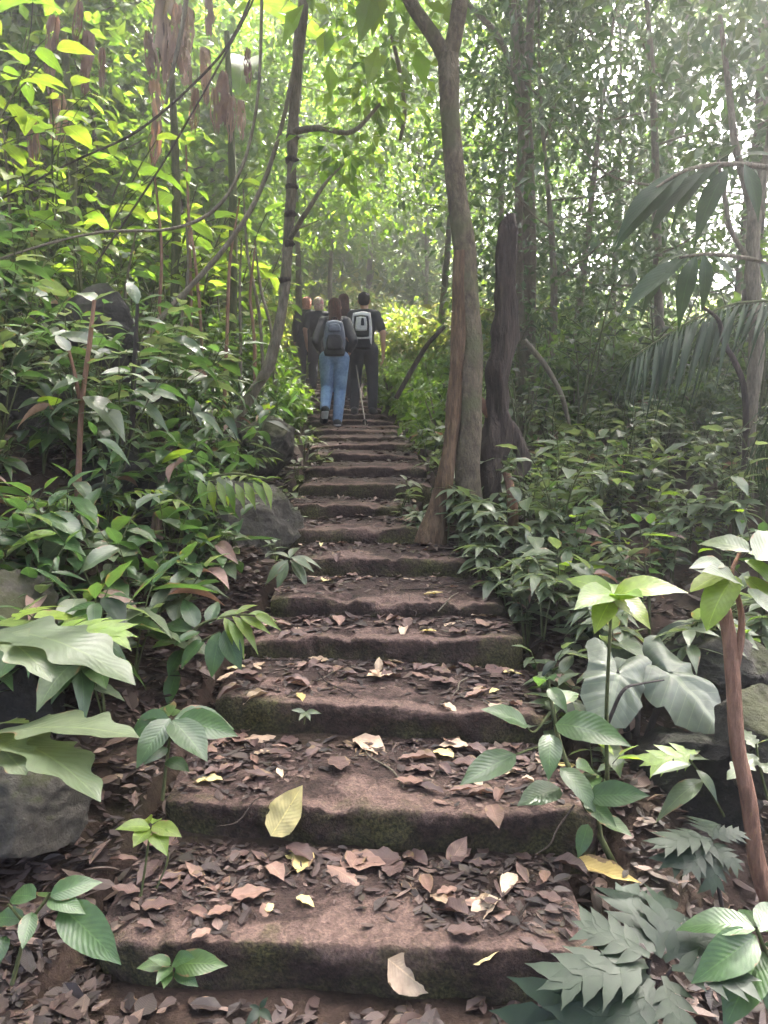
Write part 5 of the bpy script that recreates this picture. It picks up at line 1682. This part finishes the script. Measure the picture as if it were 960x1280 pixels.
# large drooping leaves of the broadleaf sapling on the right
hero("broadleaf_tree", "young tree with big drooping compound leaves in front of the right-hand forest", "tree",
     [[(1060, 560, 5.0, 9), (1040, 400, 5.0, 8), (1010, 280, 5.0, 7), (980, 205, 5.0, 5), (960, 190, 5, 4)],
      [(1000, 215, 5.0, 3.5), (920, 205, 4.9, 3), (860, 212, 4.8, 2.4), (820, 235, 4.75, 1.8)], [(1030, 370, 5.0, 4), (960, 330, 4.9, 3), (890, 318, 4.8, 2.4), (850, 322, 4.75, 1.8)]],
     LP('droop', [(900, 205, 832, 232, 4.85, 4.7), (862, 212, 765, 270, 4.8, 4.6), (845, 222, 760, 262, 4.78, 4.6), (880, 215, 800, 262, 4.82, 4.7), (910, 210, 860, 280, 4.85, 4.7), (930, 205, 960, 260, 4.85, 4.7),
                        (862, 320, 770, 375, 4.76, 4.6), (870, 320, 840, 385, 4.76, 4.6), (880, 318, 890, 375, 4.78, 4.65), (890, 318, 930, 350, 4.8, 4.7), (855, 322, 790, 350, 4.76, 4.6), (860, 318, 800, 320, 4.78, 4.8), (950, 325, 985, 380, 4.9, 4.7), (965, 195, 910, 180, 4.95, 5.1), (970, 195, 1000, 150, 5, 5.1)], (0, -.5, 1)), M['bark_twig'])

# stick leaning on the fourth step
vine([prow(572, 838, 3.7, 4), prow(580, 815, 3.76, 3.6), prow(590, 795, 3.85, 3), prow(597, 780, 3.95, 2.4)], M['bark_dark'], "short dark stick leaning against the riser of the fourth step", "sticks on the steps", "stick")
vine([prow(540, 766, 4.15, 1.6), prow(570, 770, 4.12, 1.6), prow(600, 775, 4.08, 1.4), prow(625, 780, 4.05, 1)], M['bark_twig'], "thin bare twig lying across the fifth step", "sticks on the steps", "stick")

# ------------------------------------------------------------------ understorey herbs and shrubs with single leaves
HB = M['stem']


def mk(fn, cnt, *a, **k):
    return [herb_obj(k.get('nm', 'plant'), *fn(*a, **{q: v for q, v in k.items() if q != 'nm'}), HB) for _ in range(cnt)]


def keep(sp, boxes):
    """drop spots that would stand in front of something the photograph shows: boxes in plan"""
    return [p for p in sp if not any(x0 < p[0] < x1 and y0 < p[1] < y1 for x0, x1, y0, y1 in boxes)]


# right-hand ground cover
near_right = [(.86, 3.0, 0, 3.4)]
p1 = mk(gen_herb, 4, LF['ovate_grey'], HB, h=.38, nst=3, nl=5, size=.19, nm="ground_cover_plant", droop=.1)
scatter(p1, keep(pxspots(120, (1, .12, 4.6), 3.2, 7.8, .2) + pxspots(16, (1, -.02, .5), 2.8, 4.8, .15), near_right), "grey-green broad-leaved ground cover plant", "plant", "broad-leaved ground cover on the right", .7, 1.25)
p2 = mk(gen_whorl, 3, LF['lance_grey'], h=.36, n=7, size=.18, nst=3, nm="ground_cover_plant")
scatter(p2, keep(pxspots(70, (1, .05, 4.2), 3.4, 7.4, .24) + pxspots(10, (1, 0, .45), 3.2, 5.4, .2), near_right), "ground cover plant with whorled narrow leaves", "plant", "whorl-leaved ground cover on the right", .7, 1.2)
p3 = mk(gen_herb, 3, LF['ovate'], HB, h=.5, nst=3, nl=8, size=.14, nm="ground_cover_plant")
scatter(p3, keep(pxspots(70, (1, .15, 4.8), 3.5, 8.4, .25), near_right), "taller dark green leafy plant", "plant", "tall ground cover on the right", .7, 1.2)
p4 = mk(gen_herb, 2, LF['ovate_bright'], HB, h=.42, nst=2, nl=7, size=.15, nm="ground_cover_plant")
scatter(p4, keep(pxspots(20, (1, .1, 3.6), 3.4, 7.6, .4), near_right), "fresh green leafy plant", "plant", "bright ground cover on the right", .7, 1.2)
p4b = mk(gen_shrub, 2, LF['ovate_grey'], h=.8, nst=4, nl=10, size=.15, nm="shrub", r=.006, sub=2)
scatter(p4b, keep(pxspots(34, (1, .5, 5.5), 4.6, 9.0, .4), near_right), "knee-high grey-green shrub", "shrub", "low shrubs on the right", .8, 1.3)

# left-hand bank
near_left = [(-3, 0, 0, 2.85), (-1.25, 0, 0, 3.1)]
p5 = mk(gen_herb, 4, LF['ovate'] + LF['ovate_grey'], HB, h=.44, nst=3, nl=5, size=.24, nm="bank_plant", droop=.15)
scatter(p5, keep(pxspots(72, (-1, .18, 2.8), 3.4, 7.2, .2) + pxspots(16, (-1, .3, 1.5), 2.9, 3.9, .2), near_left), "shaded green broad-leaved bank plant", "plant", "broad-leaved plants on the left bank", .7, 1.25)
p6 = mk(gen_herb, 3, LF['lance'], HB, h=.55, nst=3, nl=9, size=.2, nm="bank_plant", droop=.25)
scatter(p6, keep(pxspots(64, (-1, .25, 2.8), 3.9, 8.2, .22) + pxspots(9, (-1, .4, 1.4), 3.0, 3.9, .2), near_left), "narrow-leaved drooping bank plant", "plant", "narrow-leaved plants on the left bank", .7, 1.25)
p7 = mk(gen_pinnate, 3, LF['lance_bright'], nf=5, flen=.5, npair=7, size=.13, h=.35, nm="feather_leaf_plant")
scatter(p7, keep(pxspots(20, (-1, .4, 2.6), 4.2, 8.0, .35), near_left), "feather-leaved light green bank plant", "plant", "feather-leaved plants on the left bank", .7, 1.1)
p8 = mk(gen_herb, 2, LF['ovate_grey'], HB, h=.22, nst=2, nl=5, size=.11, nm="edge_plant")
sp = []
for q in [(368, 660), (352, 630), (340, 665), (395, 580), (372, 600), (380, 560), (500, 640), (512, 625), (520, 650), (548, 590), (540, 570), (575, 690), (600, 700), (560, 672), (620, 730), (640, 760), (655, 780), (665, 735), (385, 545), (378, 535), (505, 545), (515, 560), (590, 670), (530, 655), (345, 700)]:
    d = float(np.interp(-q[1], [-s_[0] for s_ in STEP_T], [s_[1] for s_ in STEP_T]))
    p = at(q[0], q[1], d + .1)
    l, r = stair_edge(d)
    sp.append((p.x, p.y, min(p.z, ground_z(p.x, p.y, False) + .12)))
scatter(p8, sp, "leafy plant rooted against the steps", "plant", "small plants along the step edges", .8, 1.3, .02)

# shrubs of the left slope, leaf by leaf
p9 = mk(gen_shrub, 3, LF['ovate_bright'], h=1.9, nst=4, nl=15, size=.28, nm="broadleaf_shrub", spread=.45)
scatter(p9, [(-2.5, 6.5), (-3.3, 5.9), (-2.2, 7.9), (-3.2, 7.4), (-4.1, 6.7), (-2.9, 8.7), (-4.0, 8.2), (-1.9, 9.2), (-4.8, 7.4), (-5.0, 6.0), (-3.6, 9.2), (-2.4, 10.2), (-5.6, 8.6), (-4.4, 5.2)],
        "bright broad-leaved shrub", "shrub", "bright shrubs on the left slope", .85, 1.25, .05)
p10 = mk(gen_shrub, 3, LF['lance'] + LF['ovate'] + LF['ovate_grey'][:2], h=1.3, nst=5, nl=14, size=.24, nm="narrow_leaf_shrub", spread=.6, r=.008)
scatter(p10, [(-2.0, 5.4), (-2.5, 5.0), (-1.8, 6.2), (-2.9, 5.5), (-1.7, 7.2), (-3.2, 4.9), (-2.2, 4.4), (-3.0, 4.2), (-1.9, 8.0), (-2.6, 6.0), (-3.8, 5.0), (-1.75, 8.7), (-1.55, 5.2), (-1.5, 5.9), (-1.95, 4.9), (-2.7, 4.7), (-3.6, 4.3), (-1.6, 4.6), (-2.5, 4.0), (-2.1, 6.8), (-2.5, 7.2)],
        "narrow-leaved dark green shrub", "shrub", "narrow-leaved shrubs on the left bank", .75, 1.1, .05)
p11 = mk(gen_shrub, 2, LF['ellip_bright'], h=2.6, nst=3, nl=14, size=.2, nm="broadleaf_shrub", spread=.3)
scatter(p11, [(-2.1, 8.6), (-2.9, 6.9), (-3.7, 7.9), (-4.6, 8.8), (-2.0, 10.9), (-3.3, 10.4), (-5.4, 7.0)],
        "lanky light green shrub", "shrub", "lanky shrubs on the left slope", .85, 1.2, .05)
p12 = mk(gen_shrub, 2, LF['dark'], h=1.5, nst=4, nl=14, size=.14, nm="small_leaf_shrub", spread=.5)
scatter(p12, [(1.25, 7.0), (1.9, 7.6), (2.8, 8.0), (.75, 8.4), (3.6, 7.4), (1.5, 8.8), (4.6, 7.9)],
        "dark small-leaved shrub", "shrub", "dark shrubs behind the dead trunk", .8, 1.2, .05)

# ------------------------------------------------------------------ fallen leaves
def litter_leaf(f, mat, width, curl, droop, seed):
    return leafmesh("fallen_leaf", mat, f, nv=9, nu=2, width=width, fold=curl, droop=droop, wave=.16, seed=seed)


FALL = {}
for cn in ('brown', 'pink', 'tan', 'yellow'):
    FALL[cn] = [litter_leaf(f, M['fall_' + cn], w, c, dr, sd) for f, w, c, dr, sd in ((ovate, .5, .35, .12, 0), (ellip, .42, -.3, .2, 2), (lance, .36, .6, -.15, 4), (ovate, .62, .2, -.1, 6), (ellip, .5, .8, .3, 8))]
ORD = ["bottom", "second", "third", "fourth", "fifth", "sixth", "seventh", "eighth"]
LOOK = {'brown': "dark brown curled fallen leaf", 'pink': "reddish brown fallen leaf", 'tan': "pale tan dry fallen leaf", 'yellow': "yellowish fallen leaf"}


def tread_spot(i, rough_back=True):
    d, z, l, r, tn = STEPS[i]
    nxt = STEPS[i + 1][0]
    for _ in range(30):
        x = rnd.uniform(l + .04, r - .03)
        y0, y1 = step_front(i, x) + .03, step_front(i + 1, x) - .01
        t = rnd.random() ** .75
        y = y0 + (y1 - y0) * t
        # people tread the middle front bare
        c = (l + r) / 2 - .02
        bare = math.exp(-((x - c) / .30) ** 2) * (1 - t) * 1.25 + .25 * (noise.noise(Vector((x * 3, y * 3, i))) > .15)
        if rnd.random() > bare:
            break
    return x, y, tread_z(i, x, y)


def lay_leaf(cn, p, size, yaw, tilt, label, group, me=None, up=None):
    o = obj("fallen_leaf", me or rnd.choice(FALL[cn]))
    u = up or Vector((rnd.uniform(-tilt, tilt), rnd.uniform(-tilt, tilt), 1))
    d = Vector((math.cos(yaw), math.sin(yaw), rnd.uniform(-tilt, tilt) * .6))
    o.matrix_world = xf(p, d, u, size)
    return tag(o, label, "fallen leaf", group)


# singular leaves
def surf(x, y):
    for i in range(len(STEPS) - 1, -1, -1):
        if SL[i] < x < SR[i] and y > step_front(i, x) - .005:
            return tread_z(i, x, y)
    return ground_z(x, y)


def drop_px(px, py):
    """where the line of sight through a pixel meets the steps or the ground"""
    y = 1.2
    while y < 12:
        p = at(px, py, y)
        if p.z <= surf(p.x, p.y):
            return p
        y += .01
    return p


def lay_px(cn, a, b, d0, d1, label, up=(0, -.4, 1), k=0):
    p0, p1 = drop_px(*a), drop_px(*b)
    if up[2] > .76:
        up = (up[0], up[1] * .3, 1)
        p0.z += .012; p1.z += .014
    else:
        p0.y -= .03
        p1 = at(b[0], b[1], p0.y + .05)
    o = obj("fallen_leaf", FALL[cn][k])
    o.matrix_world = xf(p0, p1 - p0, up, (p1 - p0).length * 1.03)
    tag(o, label, "fallen leaf")


lay_px('yellow', (340, 1040), (378, 985), 2.60, 2.72, "large pale yellow spotted leaf lying over the edge of the second step", (-.1, -1.1, .75), 3)
lay_px('yellow', (372, 1095), (388, 1062), 2.42, 2.52, "yellow leaf with curled tip in front of the large spotted leaf", (0, -.8, 1), 0)
lay_px('yellow', (368, 1080), (356, 1066), 2.46, 2.52, "small yellow leaf beside the curled yellow leaf", (0, -.6, 1), 0)
lay_px('pink', (425, 1078), (480, 1090), 2.47, 2.43, "broad pinkish-brown leaf on the bottom step", (0, -.5, 1), 3)
lay_px('yellow', (712, 1078), (795, 1118), 2.36, 2.22, "long pale yellow-green leaf at the right end of the bottom step", (0, -.8, 1), 2)
lay_px('tan', (485, 1190), (530, 1236), 2.13, 2.02, "wide tan leaf hanging over the nosing of the bottom step", (0, -.9, .7), 3)
lay_px('tan', (300, 928), (350, 915), 3.02, 3.06, "pale leaf lying below the third step's left end", (0, -.5, 1), 1)
lay_px('tan', (445, 925), (482, 945), 3.02, 2.95, "golden tan leaf in the middle of the second step's back edge", (0, -.5, 1), 0)
lay_px('tan', (120, 985), (165, 978), 2.55, 2.55, "pale curved leaf on the litter left of the second step", (0, -.5, 1), 2)
lay_px('tan', (42, 1045), (68, 1012), 2.2, 2.35, "upright tan leaf on the litter below the mossy boulder", (0, -.8, .8), 1)
lay_px('yellow', (590, 1210), (625, 1188), 2.1, 2.16, "green-yellow leaf tip on the nosing of the bottom step", (0, -.6, 1), 0)
lay_px('yellow', (735, 1160), (768, 1148), 2.18, 2.22, "bright yellow leaf under the dark lobed plant", (0, -.6, 1), 1)
lay_px('pink', (560, 1075), (582, 1048), 2.5, 2.6, "upright pink leaf against the second step's riser", (0, -.9, .6), 3)
lay_px('tan', (473, 838), (474, 820), 3.58, 3.64, "small upright pale leaf below the fourth step", (0, -.9, .6), 0)

for k in range(34):
    if k < 18:
        i_ = rnd.choice((0, 0, 1, 1, 2, 2, 3, 4)); x, y, z = tread_spot(i_); where = "on the " + ORD[i_] + " step"
    else:
        y = rnd.uniform(1.7, 4.0); l_, r_ = stair_edge(y); x = l_ - rnd.uniform(.05, .9); z = ground_z(x, y) + .02; where = "on the litter " + landmark(x, y)
    a = rnd.uniform(0, 6.28); ln_ = rnd.uniform(.08, .22) * (1.6 if k >= 18 else 1); bx, by = math.cos(a) * ln_, math.sin(a) * ln_
    rr_ = rnd.uniform(.002, .0045)
    f_ = lambda q_: (q_[0], q_[1], (surf(x + q_[0], y + q_[1]) if k < 18 else ground_z(x + q_[0], y + q_[1])) - z + .012)
    rows = [(*f_((-bx, -by)), rr_), (*f_((-bx * .3 + by * .1, -by * .3 - bx * .1)), rr_), (*f_((bx * .4 - by * .06, by * .4 + bx * .06)), rr_ * .9), (*f_((bx, by)), rr_ * .5)]
    zs = max(r_[2] for r_ in rows); rows = [(q_[0], q_[1], max(q_[2], zs - .05), q_[3]) for q_ in rows]
    V, Fc = tube(spline(rows, 4), 5, rough=.2, freq=40)
    o = obj("stick", pymesh("stick", V, Fc), M['bark_dark'] if k % 3 else M['bark_twig']); o.location = (x, y, z)
    tag(o, ("thin dark dry stick lying " if k % 3 else "thin grey dry stick lying ") + where, "stick", "sticks on the ground")

counts = [70, 62, 50, 36, 24, 20, 13, 10]
for i, nleaf in enumerate(counts):
    for k in range(nleaf):
        x, y, z = tread_spot(i)
        cn = rnd.choices(('brown', 'pink', 'tan', 'yellow'), (.50, .28, .15, .07))[0]
        lay_leaf(cn, (x, y, z + rnd.uniform(.006, .02)), rnd.uniform(.06, .155) * (.8 if i > 3 else 1), rnd.uniform(0, 6.28), .14,
                 LOOK[cn] + " on the " + ORD[i] + " step " + ("towards the boulder side" if x < STEPS[i][2] * .67 + STEPS[i][3] * .33 else "mid-step" if x < STEPS[i][2] * .33 + STEPS[i][3] * .67 else "towards the cut-sapling side") + (" near the nosing" if y < step_front(i, x) + .22 else " at the back"), "fallen leaves on the steps")

# the carpet of smaller leaves nobody could count
P, D, U, S, W = [], [], [], [], []
for i in range(len(STEPS) - 8):
    nl = int([800, 700, 560, 480, 330, 340, 260, 280, 240, 200, 170, 150, 130, 110, 100, 80, 80, 60, 60][i])
    for k in range(nl):
        x, y, z = tread_spot(i)
        P.append((x, y, z + rnd.uniform(.001, .007)))
        a = rnd.uniform(0, 6.28)
        D.append((math.cos(a), math.sin(a), rnd.uniform(-.15, .2)))
        U.append((rnd.gauss(0, .13), rnd.gauss(0, .13), 1))
        S.append(rnd.uniform(.02, .05) * rnd.choice((1, 1, 1.7))); W.append(rnd.random())
for k in range(19000):
    y = 1.3 + 6.2 * rnd.random() ** 1.5
    l, r = stair_edge(y)
    e = rnd.random() ** 1.3 * 1.9
    side = rnd.random() < .68
    x = l - e + .04 if side else r + e * .75 - .04
    z = ground_z(x, y)
    P.append((x, y, z + rnd.uniform(.004, .03)))
    a = rnd.uniform(0, 6.28)
    D.append((math.cos(a), math.sin(a), rnd.uniform(-.3, .3)))
    U.append((rnd.gauss(0, .3), rnd.gauss(0, .3), 1))
    S.append(min(.15, .052 * math.exp(rnd.gauss(0, .45)))); W.append(rnd.random())
for k in range(900):                       # foot of the bottom step
    x = rnd.uniform(-1.0, .9); y = rnd.uniform(1.3, 2.12)
    P.append((x, y, ground_z(x, y) + rnd.uniform(.004, .02)))
    a = rnd.uniform(0, 6.28)
    D.append((math.cos(a), math.sin(a), rnd.uniform(-.2, .2))); U.append((rnd.gauss(0, .3), rnd.gauss(0, .3), 1))
    S.append(rnd.uniform(.03, .1)); W.append(rnd.random())
A = lambda q: np.array(q, dtype=float)


def litter_mesh(P, D, U, S, var, mat):
    """curled litter leaves, 12 triangles each"""
    n = len(P)
    D = D / np.linalg.norm(D, axis=1, keepdims=True)
    U = U - D * np.sum(U * D, axis=1, keepdims=True)
    U /= np.linalg.norm(U, axis=1, keepdims=True)
    X = np.cross(D, U)
    w = rng.uniform(.12, .32, n)
    cu = rng.uniform(-.25, .55, n)       # curl of the margins
    be = rng.uniform(-.25, .25, n)       # bend along the rib
    rows = [(0, [0]), (.18, [-.72, 0, .72]), (.42, [-1, 0, 1]), (.70, [-.8, 0, .8]), (1, [0])]
    V, uv = [], []
    for v, us in rows:
        for u in us:
            z = cu * abs(u) * w + be * v * v + .03
            j = 1 + rng.uniform(-.4, .25, n) * (abs(u) > 0)
            V.append(P + S[:, None] * (X * (u * w * j)[:, None] + D * (v - .5) + U * z[:, None]))
            uv.append((.5 + u * .5, v))
    V = np.stack(V, 1).reshape(-1, 3)
    tri = np.array([(0, 2, 1), (0, 3, 2), (1, 2, 5), (1, 5, 4), (2, 3, 6), (2, 6, 5), (4, 5, 8), (4, 8, 7), (5, 6, 9), (5, 9, 8), (7, 8, 10), (8, 9, 10)])
    T = (tri[None] + (np.arange(n) * 11)[:, None, None]).reshape(-1, 3)
    me = trimesh("leaf_litter", V, T, np.tile(np.array(uv), (n, 1)), np.repeat(var, 12))
    me.materials.append(mat)
    return me


tag(obj("leaf_litter", litter_mesh(A(P), A(D), A(U), A(S), A(W), M['lit_cloud'])), "carpet of small brown fallen leaves over steps and soil", "leaf litter", kind="stuff")


# ------------------------------------------------------------------ humid air between the trees
bm = bmesh.new()
bmesh.ops.create_cube(bm, size=1)
me = bpy.data.meshes.new("haze"); bm.to_mesh(me); bm.free()
hz_o = obj("haze", me)
hz_o.scale = (150, 175, 52)
hz_o.location = (0, 37, 22)
tag(hz_o, "thin humid haze filling the forest air", "haze", kind="stuff")
hm_, t_, bs_, out_ = nt("humid_air")
t_.nodes.remove(bs_)
pv = N(t_, "ShaderNodeVolumePrincipled")
pv.inputs["Color"].default_value = (.93, .95, 1, 1)
pv.inputs["Density"].default_value = HAZE
pv.inputs["Anisotropy"].default_value = .8
t_.links.new(pv.outputs[0], out_.inputs["Volume"])
me.materials.append(hm_)
